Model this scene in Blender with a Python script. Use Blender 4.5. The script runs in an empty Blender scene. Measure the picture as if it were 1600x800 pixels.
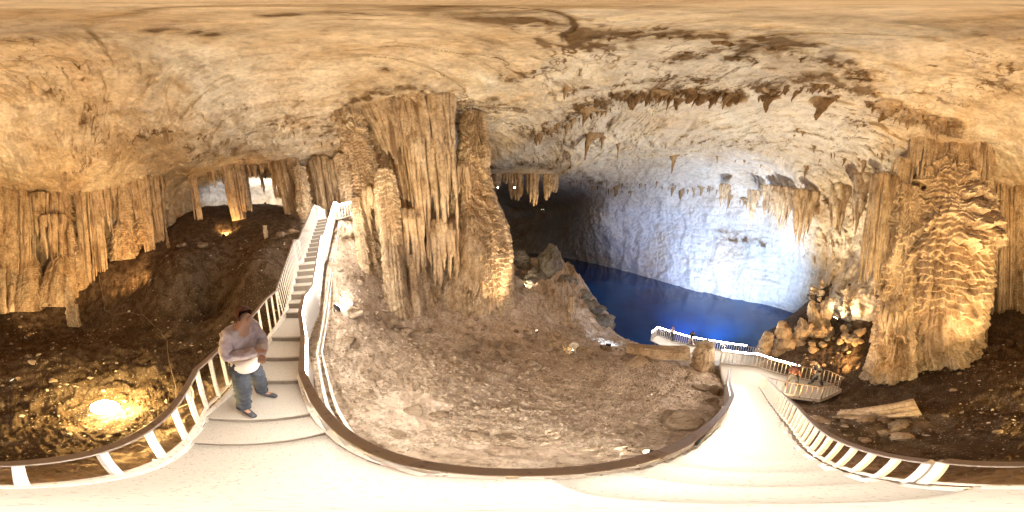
import bpy, bmesh, math, random
import numpy as np
from mathutils import Vector, Matrix
random.seed(7)
S = bpy.context.scene
C = S.collection
PI = math.pi

# ------------------------------------------------------------------ camera, world, exposure
TILT = 8.0
cam_d = bpy.data.cameras.new('camera'); cam = bpy.data.objects.new('camera', cam_d); C.objects.link(cam)
cam_d.type = 'PANO'
for tgt in (cam_d, getattr(cam_d, 'cycles', None)):
    try: tgt.panorama_type = 'EQUIRECTANGULAR'
    except Exception: pass
cam_d.clip_start = 0.02; cam_d.clip_end = 1000
cam.rotation_euler = (math.radians(90 - TILT), 0, 0); cam.location = (0, 0, 0)
S.camera = cam
W = bpy.data.worlds.new('World'); S.world = W; W.use_nodes = True
W.node_tree.nodes['Background'].inputs[0].default_value = (0.02, 0.016, 0.012, 1)
W.node_tree.nodes['Background'].inputs[1].default_value = 0.2
S.view_settings.view_transform = 'Standard'; S.view_settings.look = 'None'
S.view_settings.exposure = 0.28; S.view_settings.gamma = 1.0
S.view_settings.use_curve_mapping = False
S.cycles.max_bounces = 8; S.cycles.diffuse_bounces = 5; S.cycles.glossy_bounces = 3
S.cycles.sample_clamp_indirect = 6.0
S.cycles.use_denoising = True

WARM = (1.0, 0.65, 0.31); AMBER = (1.0, 0.58, 0.22); CREAM = (1.0, 0.84, 0.64); COOL = (0.50, 0.68, 1.0); WHITE = (1.0, 0.97, 0.92)

# ------------------------------------------------------------------ geometry helpers
ct, st = math.cos(math.radians(TILT)), math.sin(math.radians(TILT))
def ray(px, py):                       # direction seen at a point of the 1600x800 panorama, world frame
    a = math.radians((px - 800) * .225); e = math.radians(90 - py * .225)
    x, y, z = math.sin(a) * math.cos(e), math.cos(a) * math.cos(e), math.sin(e)
    return Vector((x, y * ct + z * st, -y * st + z * ct))
def on_z(px, py, z): v = ray(px, py); return v * (z / v.z)
def on_d(px, py, d): v = ray(px, py); return v * (d / math.hypot(v.x, v.y))   # at horizontal distance d

_rs = np.random.RandomState(5); _perm = _rs.permutation(4096).astype(np.int64); _val = (_rs.rand(4096) * 2 - 1).astype(np.float32)
def _h(i, j, k): return _val[_perm[(_perm[(_perm[i & 4095] + j) & 4095] + k) & 4095]]
def noise(x, y, z):
    x = np.asarray(x, np.float32); y = np.asarray(y, np.float32) + 0 * x; z = np.asarray(z, np.float32) + 0 * x
    xi = np.floor(x).astype(np.int64); yi = np.floor(y).astype(np.int64); zi = np.floor(z).astype(np.int64)
    fx, fy, fz = x - xi, y - yi, z - zi
    fx = fx * fx * fx * (fx * (fx * 6 - 15) + 10); fy = fy * fy * fy * (fy * (fy * 6 - 15) + 10); fz = fz * fz * fz * (fz * (fz * 6 - 15) + 10)
    r = 0
    for a in (0, 1):
        wx = fx if a else 1 - fx
        for b in (0, 1):
            wy = fy if b else 1 - fy
            for c in (0, 1):
                r = r + wx * wy * (fz if c else 1 - fz) * _h(xi + a, yi + b, zi + c)
    return r
def fbm(x, y, z, o=4, g=.5, ridge=False):
    r = 0; a = 1; t = 0
    for i in range(o):
        f = 2.03 ** i; n = noise(x * f + 17.3 * i, y * f - 9.1 * i, z * f + 4.7 * i)
        if ridge: n = 1 - 2.2 * np.abs(n)
        r = r + a * n; t += a; a *= g
    return r / t
def smooth(a, b, x): t = np.clip((x - a) / (b - a), 0, 1); return t * t * (3 - 2 * t)
def rbf(P, V, Q, c, dim):
    P = np.asarray(P, float); V = np.asarray(V, float)
    k = lambda A, B: np.sqrt(((A[:, None] - B[None]) ** 2).sum(2) + c * c)
    n = len(P); M = np.zeros((n + 1, n + 1)); M[:n, :n] = k(P, P) + np.eye(n) * 1e-6; M[:n, n] = 1; M[n, :n] = 1
    w = np.linalg.solve(M, np.append(V, 0))
    out = np.empty(len(Q))
    for i in range(0, len(Q), 40000): out[i:i + 40000] = k(Q[i:i + 40000], P) @ w[:n] + w[n]
    return out
def mesh_grid(name, V, nu, nv, wrap_u, mat, attr=None):      # V: (nv, nu, 3)
    me = bpy.data.meshes.new(name)
    V = V.reshape(-1, 3).astype(np.float32)
    iu = np.arange(nu if wrap_u else nu - 1); jv = np.arange(nv - 1)
    I, J = np.meshgrid(iu, jv); I2 = (I + 1) % nu
    F = np.stack([J * nu + I, J * nu + I2, (J + 1) * nu + I2, (J + 1) * nu + I], -1).reshape(-1, 4)
    me.vertices.add(len(V)); me.vertices.foreach_set('co', V.ravel())
    me.loops.add(F.size); me.loops.foreach_set('vertex_index', F.ravel().astype(np.int32))
    me.polygons.add(len(F)); me.polygons.foreach_set('loop_start', np.arange(0, F.size, 4, dtype=np.int32))
    try: me.polygons.foreach_set('loop_total', np.full(len(F), 4, np.int32))
    except Exception: pass
    me.polygons.foreach_set('use_smooth', np.ones(len(F), bool))
    me.update(); me.validate()
    if attr is not None:
        a = me.attributes.new('stain_shade', 'FLOAT', 'POINT'); a.data.foreach_set('value', attr.ravel().astype(np.float32))
    me.materials.append(mat)
    return me
def link(name, me, parent=None, **props):
    o = bpy.data.objects.new(name, me); C.objects.link(o)
    if parent: o.parent = parent
    for k, v in props.items():
        if v is not None: o['category' if k == 'cat' else k] = v
    return o
def thing(name, label, cat, loc=(0, 0, 0), rz=0, group=None):
    o = bpy.data.objects.new(name, None); C.objects.link(o); o.empty_display_size = .2
    o.location = loc; o.rotation_euler = (0, 0, rz); o['label'] = label; o['category'] = cat
    if group: o['group'] = group
    return o
class MB:                                # collects shapes into one mesh
    def __init__(s): s.bm = bmesh.new()
    def box(s, c, sz, R=None, bev=0):
        m = Matrix.Translation(c) @ (R.to_4x4() if R else Matrix()) @ Matrix.Diagonal((*sz, 1))
        g = bmesh.ops.create_cube(s.bm, size=1, matrix=m)
        if bev:
            es = {e for v in g['verts'] for e in v.link_edges}
            bmesh.ops.bevel(s.bm, geom=list(es), offset=bev, segments=1, affect='EDGES')
    def bar(s, a, b, w, h, bev=0):       # rectangular bar a->b
        a, b = Vector(a), Vector(b); d = b - a; L = d.length
        if L < 1e-5: return
        x = d / L; up = Vector((0, 0, 1)) if abs(x.z) < .9 else Vector((0, 1, 0))
        y = up.cross(x).normalized(); z = x.cross(y)
        s.box((a + b) / 2, (L, w, h), Matrix((x, y, z)).transposed(), bev)
    def tube(s, pts, r, n=8, caps=True):
        pts = [Vector(p) for p in pts]; rs = r if hasattr(r, '__len__') else [r] * len(pts); rings = []
        for i, p in enumerate(pts):
            d = (pts[min(i + 1, len(pts) - 1)] - pts[max(i - 1, 0)]).normalized()
            up = Vector((0, 0, 1)) if abs(d.z) < .9 else Vector((1, 0, 0))
            u = d.cross(up).normalized(); v = d.cross(u)
            rings.append([s.bm.verts.new(p + (u * math.cos(t) + v * math.sin(t)) * rs[i]) for t in [2 * PI * k / n for k in range(n)]])
        for A, B in zip(rings, rings[1:]):
            for k in range(n): s.bm.faces.new((A[k], A[(k + 1) % n], B[(k + 1) % n], B[k])).smooth = True
        if caps: s.bm.faces.new(rings[0]); s.bm.faces.new(rings[-1][::-1])
    def prism(s, poly, z0, z1):          # poly: list of (x, y)
        a = [s.bm.verts.new((x, y, z0)) for x, y in poly]; b = [s.bm.verts.new((x, y, z1)) for x, y in poly]
        n = len(poly); s.bm.faces.new(a[::-1]); s.bm.faces.new(b)
        for i in range(n): s.bm.faces.new((a[i], a[(i + 1) % n], b[(i + 1) % n], b[i]))
    def lathe(s, prof, n=16, c=(0, 0, 0), R=None):
        R = R or Matrix.Identity(3); c = Vector(c)
        rings = [[s.bm.verts.new(c + R @ Vector((r * math.cos(2 * PI * k / n), r * math.sin(2 * PI * k / n), z))) for k in range(n)] for r, z in prof]
        for A, B in zip(rings, rings[1:]):
            for k in range(n): s.bm.faces.new((A[k], A[(k + 1) % n], B[(k + 1) % n], B[k])).smooth = True
        if prof[0][0] > .001: s.bm.faces.new(rings[0][::-1])
        if prof[-1][0] > .001: s.bm.faces.new(rings[-1])
    def build(s, name, mat, parent=None, **props):
        bmesh.ops.recalc_face_normals(s.bm, faces=s.bm.faces)
        me = bpy.data.meshes.new(name); s.bm.to_mesh(me); s.bm.free(); me.materials.append(mat)
        return link(name, me, parent, **props)

# ------------------------------------------------------------------ materials
def rock_mat(name, c1, c2, c3, dark, scale=1.0, bump=.5, rough=.85, stretch=1.0, spec=.25, fine=1.0, speck=None, pale=None, con=1.0, fcon=1.0):
    m = bpy.data.materials.new(name); m.use_nodes = True; nt = m.node_tree; N = nt.nodes; L = nt.links
    b = N['Principled BSDF']; b.inputs['Roughness'].default_value = rough
    b.inputs['Specular IOR Level'].default_value = spec
    g = N.new('ShaderNodeNewGeometry'); mp = N.new('ShaderNodeMapping'); mp.inputs['Scale'].default_value = (1, 1, stretch)
    L.new(g.outputs['Position'], mp.inputs[0])
    def nz(sc, det=8, ro=.6, dist=0.0, src=None):
        n = N.new('ShaderNodeTexNoise'); n.inputs['Scale'].default_value = sc; n.inputs['Detail'].default_value = det
        n.inputs['Roughness'].default_value = ro; n.inputs['Distortion'].default_value = dist
        L.new(src or mp.outputs[0], n.inputs['Vector']); return n.outputs[0]
    def ramp(src, p):
        r = N.new('ShaderNodeValToRGB'); e = r.color_ramp.elements
        while len(e) < len(p): e.new(.5)
        for k, (po, co) in zip(e, p): k.position = po; k.color = (*co, 1)
        L.new(src, r.inputs[0]); return r.outputs[0]
    def mix(f, a, bb, t='MIX'):
        x = N.new('ShaderNodeMix'); x.data_type = 'RGBA'; x.blend_type = t
        for s_, v in ((0, f), (6, a), (7, bb)):
            if hasattr(v, 'links') or hasattr(v, 'is_linked'): L.new(v, x.inputs[s_])
            elif s_ == 0: x.inputs[0].default_value = v
            else: x.inputs[s_].default_value = (*v, 1)
        return x.outputs[2]
    big = nz(.28 * scale, 6, .62, .6); med = nz(1.7 * scale, 9, .68, .4); fin = nz(9 * scale, 8, .7)
    base = ramp(big, [(.34, c1), (.5, c2), (.66, c3)])
    tone = ramp(med, [(.32, tuple(1 - con * (1 - c) for c in (.38, .32, .27))), (.45, tuple(1 - con * (1 - c) for c in (.84, .79, .73))), (.6, (1.15, 1.15, 1.15))])
    col = mix(1.0, base, tone, 'MULTIPLY')
    ft = ramp(fin, [(.34, tuple(1 - fcon * (1 - c) for c in (.42, .36, .31))), (.47, (.95, .93, .9)), (.66, (1.2, 1.2, 1.18))])
    col = mix(.85, col, ft, 'MULTIPLY')
    if pale:
        pa = N.new('ShaderNodeAttribute'); pa.attribute_name = 'pale'
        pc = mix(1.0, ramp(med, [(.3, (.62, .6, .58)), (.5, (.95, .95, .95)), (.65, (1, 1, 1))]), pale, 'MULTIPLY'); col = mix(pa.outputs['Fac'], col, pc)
    pt = N.new('ShaderNodeAttribute'); pt.attribute_name = 'stain_shade'
    mm = N.new('ShaderNodeMath'); mm.operation = 'MULTIPLY_ADD'; L.new(med, mm.inputs[0]); mm.inputs[1].default_value = 1.6; mm.inputs[2].default_value = -.8
    m2 = N.new('ShaderNodeMath'); m2.operation = 'MULTIPLY_ADD'; L.new(pt.outputs['Fac'], m2.inputs[0]); m2.inputs[1].default_value = 1.0; L.new(mm.outputs[0], m2.inputs[2])
    m3 = N.new('ShaderNodeMath'); m3.operation = 'MULTIPLY'; m3.use_clamp = True; L.new(m2.outputs[0], m3.inputs[0]); L.new(pt.outputs['Fac'], m3.inputs[1])
    col = mix(m3.outputs[0], col, dark)
    if speck:
        v = nz(26, 3, .5); sf = ramp(v, [(.64, (0, 0, 0)), (.7, (1, 1, 1))]); col = mix(sf, col, speck)
    L.new(col, b.inputs['Base Color'])
    bp = N.new('ShaderNodeBump'); bp.inputs['Strength'].default_value = bump; bp.inputs['Distance'].default_value = .25 / scale
    L.new(med, bp.inputs['Height'])
    bp2 = N.new('ShaderNodeBump'); bp2.inputs['Strength'].default_value = bump * fine; bp2.inputs['Distance'].default_value = .05 / scale
    L.new(fin, bp2.inputs['Height']); L.new(bp.outputs[0], bp2.inputs['Normal']); L.new(bp2.outputs[0], b.inputs['Normal'])
    return m
def plain(name, col, rough=.5, metal=0, emit=None, strength=0, noise_sc=0, dirt=None, lo=.55, hi=.68):
    m = bpy.data.materials.new(name); m.use_nodes = True; nt = m.node_tree; b = nt.nodes['Principled BSDF']
    b.inputs['Base Color'].default_value = (*col, 1); b.inputs['Roughness'].default_value = rough; b.inputs['Metallic'].default_value = metal
    if emit: b.inputs['Emission Color'].default_value = (*emit, 1); b.inputs['Emission Strength'].default_value = strength
    if noise_sc:
        g = nt.nodes.new('ShaderNodeNewGeometry'); n = nt.nodes.new('ShaderNodeTexNoise'); n.inputs['Scale'].default_value = noise_sc; n.inputs['Detail'].default_value = 6; n.inputs['Roughness'].default_value = .7
        r = nt.nodes.new('ShaderNodeValToRGB'); r.color_ramp.elements[0].position = lo; r.color_ramp.elements[0].color = (*col, 1)
        r.color_ramp.elements[1].position = hi; r.color_ramp.elements[1].color = (*(dirt or [c * .5 for c in col]), 1)
        nt.links.new(g.outputs['Position'], n.inputs['Vector']); nt.links.new(n.outputs[0], r.inputs[0]); nt.links.new(r.outputs[0], b.inputs['Base Color'])
    return m
M = {}
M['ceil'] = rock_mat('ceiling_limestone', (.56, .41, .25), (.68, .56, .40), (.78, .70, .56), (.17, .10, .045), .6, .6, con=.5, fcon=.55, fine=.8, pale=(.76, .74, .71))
M['flow'] = rock_mat('flowstone', (.50, .36, .22), (.60, .47, .31), (.70, .58, .42), (.17, .095, .045), 1.0, .6, .6, .6, .4)
M['stal'] = rock_mat('stalactite_stone', (.30, .20, .11), (.42, .30, .18), (.54, .41, .27), (.12, .07, .035), 1.3, .4, .7, .5)
M['soil'] = rock_mat('cave_soil', (.46, .36, .275), (.58, .47, .37), (.70, .585, .475), (.07, .042, .021), 1.1, .8, .9, 1.0, .2, 1.3, (.55, .46, .34))
M['rock'] = rock_mat('boulder_rock', (.22, .165, .115), (.32, .25, .18), (.44, .36, .27), (.08, .05, .03), 2.0, .7, .85)
M['greyrock'] = rock_mat('grey_boulder_rock', (.16, .15, .13), (.22, .205, .18), (.30, .28, .24), (.05, .04, .03), 1.4, .8, .85)
M['deck'] = plain('cream_painted_steel', (.50, .46, .40), .55, 0, noise_sc=55, dirt=(.24, .20, .155), lo=.56, hi=.66)
M['riser'] = plain('dusty_riser_steel', (.20, .165, .13), .6, 0, noise_sc=12, dirt=(.11, .09, .07))
M['paint'] = plain('white_painted_steel', (.74, .69, .61), .4, 0, noise_sc=24, dirt=(.36, .23, .13), lo=.57, hi=.66)
M['rail'] = plain('dusty_handrail_steel', (.30, .235, .19), .5, 0, noise_sc=14, dirt=(.18, .13, .1))
M['panel'] = plain('white_side_sheet', (.80, .78, .74), .5, 0, noise_sc=16, dirt=(.45, .42, .38), lo=.62, hi=.7)
M['led'] = plain('lit_led_strip', (1, 1, 1), .4, emit=(1, .95, .9), strength=60)
M['ledhi'] = plain('bright_led_strip', (1, 1, 1), .4, emit=(1, .93, .84), strength=135)
M['lampglass'] = plain('lit_flood_glass', (1, 1, 1), .3, emit=(1, .8, .45), strength=130)
M['lampdim'] = plain('dim_flood_glass', (1, 1, 1), .3, emit=(1, .8, .5), strength=.8)
M['lampcool'] = plain('lit_cool_glass', (1, 1, 1), .3, emit=(.9, .95, 1), strength=60)
M['lampbody'] = plain('black_lamp_metal', (.03, .03, .03), .5, .3)
M['cable'] = plain('pale_cable_rubber', (.30, .22, .15), .6)
M['plastic'] = plain('white_plastic', (.75, .7, .6), .4)
M['skin'] = plain('skin', (.42, .25, .17), .7)
M['hair'] = plain('dark_hair', (.09, .032, .018), .7, noise_sc=40, dirt=(.03, .012, .008))
M['purple'] = plain('mauve_jacket_cloth', (.50, .44, .44), .95, noise_sc=9, dirt=(.34, .26, .28), lo=.42, hi=.66)
M['pale'] = plain('pale_shirt_cloth', (.62, .53, .44), .9)
M['denim'] = plain('dark_denim', (.022, .027, .038), .9, noise_sc=14, dirt=(.05, .056, .07), lo=.4, hi=.7)
M['shoe'] = plain('dark_shoe', (.05, .05, .06), .6)
M['black'] = plain('black_cloth', (.03, .03, .035), .9)
M['redbrown'] = plain('dark_red_cloth', (.09, .035, .03), .9)
def water_mat():
    m = bpy.data.materials.new('deep_blue_water'); m.use_nodes = True; nt = m.node_tree; N = nt.nodes; L = nt.links; b = N['Principled BSDF']
    b.inputs['Roughness'].default_value = .07; b.inputs['IOR'].default_value = 1.33
    g = N.new('ShaderNodeNewGeometry')
    n = N.new('ShaderNodeTexNoise'); n.inputs['Scale'].default_value = .09; n.inputs['Detail'].default_value = 4; L.new(g.outputs['Position'], n.inputs['Vector'])
    r = N.new('ShaderNodeValToRGB'); r.color_ramp.elements[0].position = .35; r.color_ramp.elements[0].color = (.002, .014, .10, 1)
    r.color_ramp.elements[1].position = .68; r.color_ramp.elements[1].color = (.003, .065, .25, 1)
    L.new(n.outputs[0], r.inputs[0]); L.new(r.outputs[0], b.inputs['Base Color'])
    w = N.new('ShaderNodeTexNoise'); w.inputs['Scale'].default_value = 2.2; w.inputs['Detail'].default_value = 5; L.new(g.outputs['Position'], w.inputs['Vector'])
    bp = N.new('ShaderNodeBump'); bp.inputs['Strength'].default_value = .35; bp.inputs['Distance'].default_value = .06; L.new(w.outputs[0], bp.inputs['Height']); L.new(bp.outputs[0], b.inputs['Normal'])
    return m
M['water'] = water_mat()

# ------------------------------------------------------------------ the cave: ceiling and walls (one star-shaped sheet)
WATER_Z = -11.0
def _zz(px, py, z): return (px, py, on_z(px, py, z).length)
def _dd(px, py, d): return (px, py, on_d(px, py, d).length)
shell_pts = [(800, 36, 9.3), (200, 40, 9.3), (500, 40, 9.3), (1100, 40, 9.8), (1400, 40, 9.6)]
for px, py, z in [(0, 100, 9.2), (150, 110, 9.2), (300, 110, 9.2), (450, 110, 9.3), (600, 100, 9.3), (700, 100, 9.5), (800, 100, 9.8), (900, 90, 10.4), (1000, 90, 11), (1100, 90, 11.2), (1200, 90, 11), (1300, 100, 10.5), (1400, 110, 9.8), (1500, 110, 9.4),
                  (0, 190, 9.0), (100, 200, 9.0), (250, 200, 9.0), (400, 190, 9.0), (500, 190, 8.8), (560, 160, 9.0), (660, 150, 9.2), (760, 190, 9.6), (850, 180, 10.8), (950, 170, 12), (1050, 150, 12.2), (1150, 150, 12.3), (1250, 160, 11.8), (1350, 170, 10.8), (1450, 190, 9.8), (1560, 200, 9.2),
                  (50, 260, 8.2), (150, 260, 8.4), (300, 250, 8.8), (420, 245, 8.9), (520, 240, 8.6), (760, 240, 9.4), (850, 240, 10.6), (930, 240, 12.5), (1050, 230, 14), (1150, 230, 14), (1250, 240, 13), (1340, 240, 11)]:
    shell_pts.append(_zz(px, py, z))
for px, py, d in [(0, 320, 18), (60, 310, 17), (120, 315, 16.5), (190, 300, 17), (260, 285, 18), (0, 400, 19), (60, 430, 18.5), (100, 420, 18), (160, 400, 18), (230, 380, 18.5), (280, 340, 20), (320, 300, 27), (360, 300, 28), (410, 300, 28), (450, 300, 27), (500, 290, 21), (540, 300, 18), (600, 300, 16), (650, 300, 16), (700, 300, 18),
                  (320, 270, 17), (400, 262, 16.5), (460, 262, 16), (400, 350, 27), (500, 350, 20), (600, 420, 16),
                  (770, 262, 20), (830, 262, 22), (880, 270, 26), (770, 300, 80), (830, 310, 85), (880, 325, 80), (780, 380, 85), (850, 400, 85), (895, 400, 72), (880, 480, 80), (895, 345, 66),
                  (920, 300, 46), (930, 350, 52), (950, 400, 58), (1000, 300, 48), (1000, 370, 52), (1000, 430, 50), (1070, 300, 45), (1070, 380, 45), (1070, 455, 41), (1140, 310, 40), (1140, 400, 40), (1150, 472, 37), (1200, 340, 36), (1210, 420, 37), (1220, 478, 34),
                  (1080, 270, 36), (1160, 275, 33), (980, 275, 36), (1235, 330, 27), (1270, 300, 22), (1270, 430, 27), (1260, 500, 30), (1330, 330, 18), (1330, 430, 17), (1300, 480, 17), (1350, 500, 14), (1400, 300, 13), (1400, 450, 14), (1480, 300, 13), (1480, 450, 14), (1560, 300, 16), (1560, 420, 18), (1590, 500, 19), (100, 520, 20), (1200, 560, 40), (1000, 520, 50)]:
    shell_pts.append(_dd(px, py, d))
SP = [tuple(ray(a, b).normalized()) for a, b, _ in shell_pts]; SV = [math.log(d) for _, _, d in shell_pts]

stain_lines = [  # dark ledges on the ceiling: points, half width, strength
    ([(925, 60), (960, 52), (1010, 50), (1060, 55), (1120, 58), (1180, 66), (1230, 72), (1290, 95), (1340, 120), (1370, 160), (1430, 185), (1490, 200)], 9, 1.0),
    ([(1050, 95), (1080, 85), (1120, 80), (1160, 88), (1200, 70), (1280, 90)], 7, .7),
    ([(968, 152), (1010, 148), (1060, 142), (1110, 145), (1155, 148)], 8, 1.0),
    ([(1185, 142), (1230, 130), (1290, 120), (1320, 140), (1360, 150)], 7, .8),
    ([(830, 212), (870, 195), (905, 172), (950, 160)], 6, .9), ([(800, 125), (835, 110), (850, 105)], 4, .6), ([(1130, 130), (1010, 130), (900, 142), (800, 160)], 2.5, .45),
    ([(750, 20), (800, 25), (840, 40)], 9, .9), ([(1400, 35), (1500, 45), (1600, 60)], 8, .5), ([(250, 48), (320, 53)], 4, .8), ([(30, 165), (90, 140)], 5, .55), ([(430, 25), (620, 22)], 4, .5),
    ([(545, 165), (580, 150), (640, 135), (655, 145)], 7, .9), ([(450, 190), (520, 205), (560, 225)], 26, .6), ([(560, 95), (620, 115), (690, 155)], 5, .6), ([(690, 160), (740, 165), (800, 150)], 3, .8),
    ([(130, 190), (200, 170), (260, 180)], 5, .5), ([(215, 215), (270, 205), (330, 215)], 5, .6), ([(0, 60), (25, 65)], 6, .6), ([(760, 262), (830, 255), (900, 270), (940, 290)], 9, .6),
    ([(960, 295), (1060, 290), (1140, 300), (1180, 330)], 5, .5), ([(1130, 370), (1160, 375), (1195, 385)], 8, .9), ([(1180, 250), (1230, 260)], 2, .5), ([(1090, 190), (1130, 205)], 3, .5)]
def line_field(D):      # D (n,3) unit directions -> stain value: how near each is to a ledge line
    out = np.zeros(len(D), np.float32)
    wob = 1 + .9 * fbm(D[:, 0] * 9, D[:, 1] * 9, D[:, 2] * 9, 3)
    for pts, hw, s in stain_lines:
        best = np.full(len(D), 9.0)
        for (a, b), (c, d) in zip(pts, pts[1:]):
            A = np.array(ray(a, b).normalized()); B = np.array(ray(c, d).normalized()); AB = B - A
            t = np.clip(((D - A) @ AB) / (AB @ AB), 0, 1)
            best = np.minimum(best, np.linalg.norm(D - (A + t[:, None] * AB), axis=1))
        w = math.radians(hw * .225) * 1.25 * np.clip(wob, .25, 2.5)
        out = np.maximum(out, s * np.exp(-(best / w) ** 2))
    br = fbm(D[:, 0] * 34, D[:, 1] * 34, D[:, 2] * 34, 3, .6)
    return np.clip(out * (.8 + 1.6 * br), 0, 1).astype(np.float32)
def shell_r(D, detail=True):
    D = np.asarray(D, float)
    r = np.exp(rbf(SP, SV, D, .06, 3))
    P = D * r[:, None]
    x, y, z = P.T
    if not detail: return r
    ln = line_field(D)
    k = np.clip(r / 16, .6, 1.9)
    far = smooth(24, 34, r); q = 1 / (1 + .9 * far)
    x, y, z = x * q, y * q, z * q
    wx = 1.5 * fbm(x * .13 + 40, y * .13, z * .13, 3); u = x * .55 + y * .83 + wx * 2; v = -x * .83 + y * .55 + wx
    d = .65 * fbm(x * .16, y * .16, z * .16, 3) + .55 * fbm(u * .22, v * .75, z * .45, 5, .55, True) * (1 - .35 * far) + .14 * fbm(x * 2.1, y * 2.1, z * 2.1, 4)
    pend = (np.maximum(0, noise(x * 1.3, y * 1.3, z * .5) - .34) * .8 + np.maximum(0, noise(x * 2.9, y * 2.9, z * .9 + 5) - .4) * .5) * (1 - far)
    f = u * .06 + v * .33 + .5 * fbm(x * .35, y * .35, z * .35 + 3, 3); f = f - np.floor(f); f = f * smooth(1, .68, f) * .95
    d = d * (1 - .35 * far) + far * (.3 * fbm(u * .12, v * .6, z * .9, 4, .55, True))
    ck = smooth(.06, .0, np.abs(fbm(u * .16 + 7, v * .5, z * .3, 5, .55)))
    return r + (d - pend * .8 - f * .5 + .22 * ck) * k - ln * .5 * k
NU, NV = 1440, 470
az = np.linspace(-PI, PI, NU, endpoint=False); el = np.radians(np.linspace(-42, 90, NV))
A_, E_ = np.meshgrid(az, el)
D = np.stack([np.sin(A_) * np.cos(E_), np.cos(A_) * np.cos(E_), np.sin(E_)], -1).reshape(-1, 3)
Rr = shell_r(D)
polar = smooth(math.radians(84), math.radians(90), E_.ravel()); Rr = Rr * (1 - polar) + 9.6 * polar
stain_shade = line_field(D); P_ = D * Rr[:, None]
px_, py_, pz_ = P_.T; w_ = 1.5 * fbm(px_ * .13 + 40, py_ * .13, pz_ * .13, 3); u_ = px_ * .55 + py_ * .83 + w_ * 2; v_ = -px_ * .83 + py_ * .55 + w_
streak = smooth(.12, .42, fbm(u_ * .30, v_ * 1.15, pz_ * .7 + 30, 6, .66)); fleck = smooth(.30, .5, fbm(u_ * 1.6, v_ * 3.4, pz_ * 3 + 8, 4, .6))
crk = np.abs(fbm(u_ * .16 + 7, v_ * .5, pz_ * .3, 5, .55)); crk2 = np.abs(fbm(u_ * .33 - 7, v_ * .8, pz_ * .6 + 20, 5, .6)); gate = smooth(-.12, .2, fbm(px_ * .16, py_ * .16, pz_ * .16 + 60, 3))
crack = np.maximum(smooth(.035, .004, crk), .8 * smooth(.03, .004, crk2) * gate) * (.35 + .65 * gate)
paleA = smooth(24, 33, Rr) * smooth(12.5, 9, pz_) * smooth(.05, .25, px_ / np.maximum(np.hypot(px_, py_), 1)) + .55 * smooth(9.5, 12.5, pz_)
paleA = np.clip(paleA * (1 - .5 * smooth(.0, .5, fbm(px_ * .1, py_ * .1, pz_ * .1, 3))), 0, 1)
stain_shade = np.clip(stain_shade + (.85 * streak * gate + .3 * fleck + .9 * crack) * (1 - .55 * smooth(24, 33, Rr)), 0, 1)
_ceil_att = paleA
_cm = mesh_grid('cave_ceiling', P_, NU, NV, True, M['ceil'], stain_shade)
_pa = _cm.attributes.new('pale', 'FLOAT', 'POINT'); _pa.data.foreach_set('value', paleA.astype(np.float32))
link('cave_ceiling', _cm, kind='structure')
def hit(px, py):         # point of the ceiling or wall seen there
    v = np.array([tuple(ray(px, py).normalized())]); return Vector(v[0] * shell_r(v)[0])

# ------------------------------------------------------------------ ground
gp = [(0, -.3, -3.3), (0, 1.2, -3.3), (0, -2, -3.6), (-2, -2, -3.2), (-2, 1.2, -3.0), (-1, 2.5, -3.3), (2.5, 1, -4.3), (4.5, 1.4, -5.4), (2, -.3, -4.3), (4.3, -.3, -5.7), (6.3, 0, -7.2), (6.5, -2.5, -7.7), (7.8, 1, -7.4), (2, -2.4, -4.6), (4.5, -3, -6.3), (10, 2.5, -9.3), (12.5, 5, -10.6), (11, 8, -10.3), (13, 1, -10.8), (4, 30, -9), (-3, 32, -10), (2, 50, -15), (5, 80, -17), (12, 30, -14), (16, 4, -14), (20, 8, -16), (30, 20, -17), (45, 40, -18), (25, 60, -18), (50, 10, -18), (30, 0, -16), (3.4, 4.5, -5.3), (6, 3, -6.2), (8, 5, -7.8),
      (-2.9, .2, -2.6), (-4.3, 1, -2.4), (-6.2, 2.1, -1.1), (-7.5, 3.1, 0.0), (-9, 4.4, 1.2), (-11, 6, 1.6), (-3.5, -1.2, -2.9), (-6, .2, -1.9), (-8, 1.5, -.6)]
def gz(px, py, z): p = on_z(px, py, z); gp.append((p.x, p.y, z))
def gd(px, py, d): p = on_d(px, py, d); gp.append((p.x, p.y, p.z))
for a in [(650, 480, -3.7), (600, 500, -3.2), (740, 480, -4.0), (800, 470, -4.4), (700, 560, -3.6), (800, 600, -3.9), (900, 600, -4.4), (900, 550, -5.6), (980, 560, -6.0), (1040, 560, -6.4), (1000, 640, -4.3), (820, 520, -5.0), (870, 505, -6.4), (960, 545, -6.6),
          (165, 645, -3.5), (115, 500, -3.7), (60, 560, -3.7), (1490, 575, -5.2), (1400, 610, -5.9), (1550, 600, -4.4), (1350, 640, -6.2), (1400, 690, -4.6), (1580, 520, -4.4), (230, 560, -3.2), (320, 480, -2.65), (200, 500, -3.2)]: gz(*a)
for a in [(60, 480, 16), (0, 485, 15), (150, 430, 15.5), (250, 400, 14.5), (300, 345, 17), (350, 370, 14.5), (380, 335, 17), (430, 335, 15), (470, 330, 15), (300, 430, 10), (400, 400, 8), (430, 380, 9.5), (530, 345, 11), (570, 360, 10), (545, 430, 6.5), (560, 480, 5.4),
          (862, 400, 17), (840, 430, 16), (820, 440, 14), (900, 430, 18), (930, 470, 18.5), (965, 527, 17.5), (790, 420, 19), (840, 405, 26), (860, 430, 15), (1300, 520, 16), (1260, 530, 14), (1340, 560, 11), (1300, 440, 20), (1230, 545, 13.0), (1350, 490, 15), (320, 325, 24), (420, 320, 24)]: gd(*a)
GP = np.array(gp)
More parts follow.
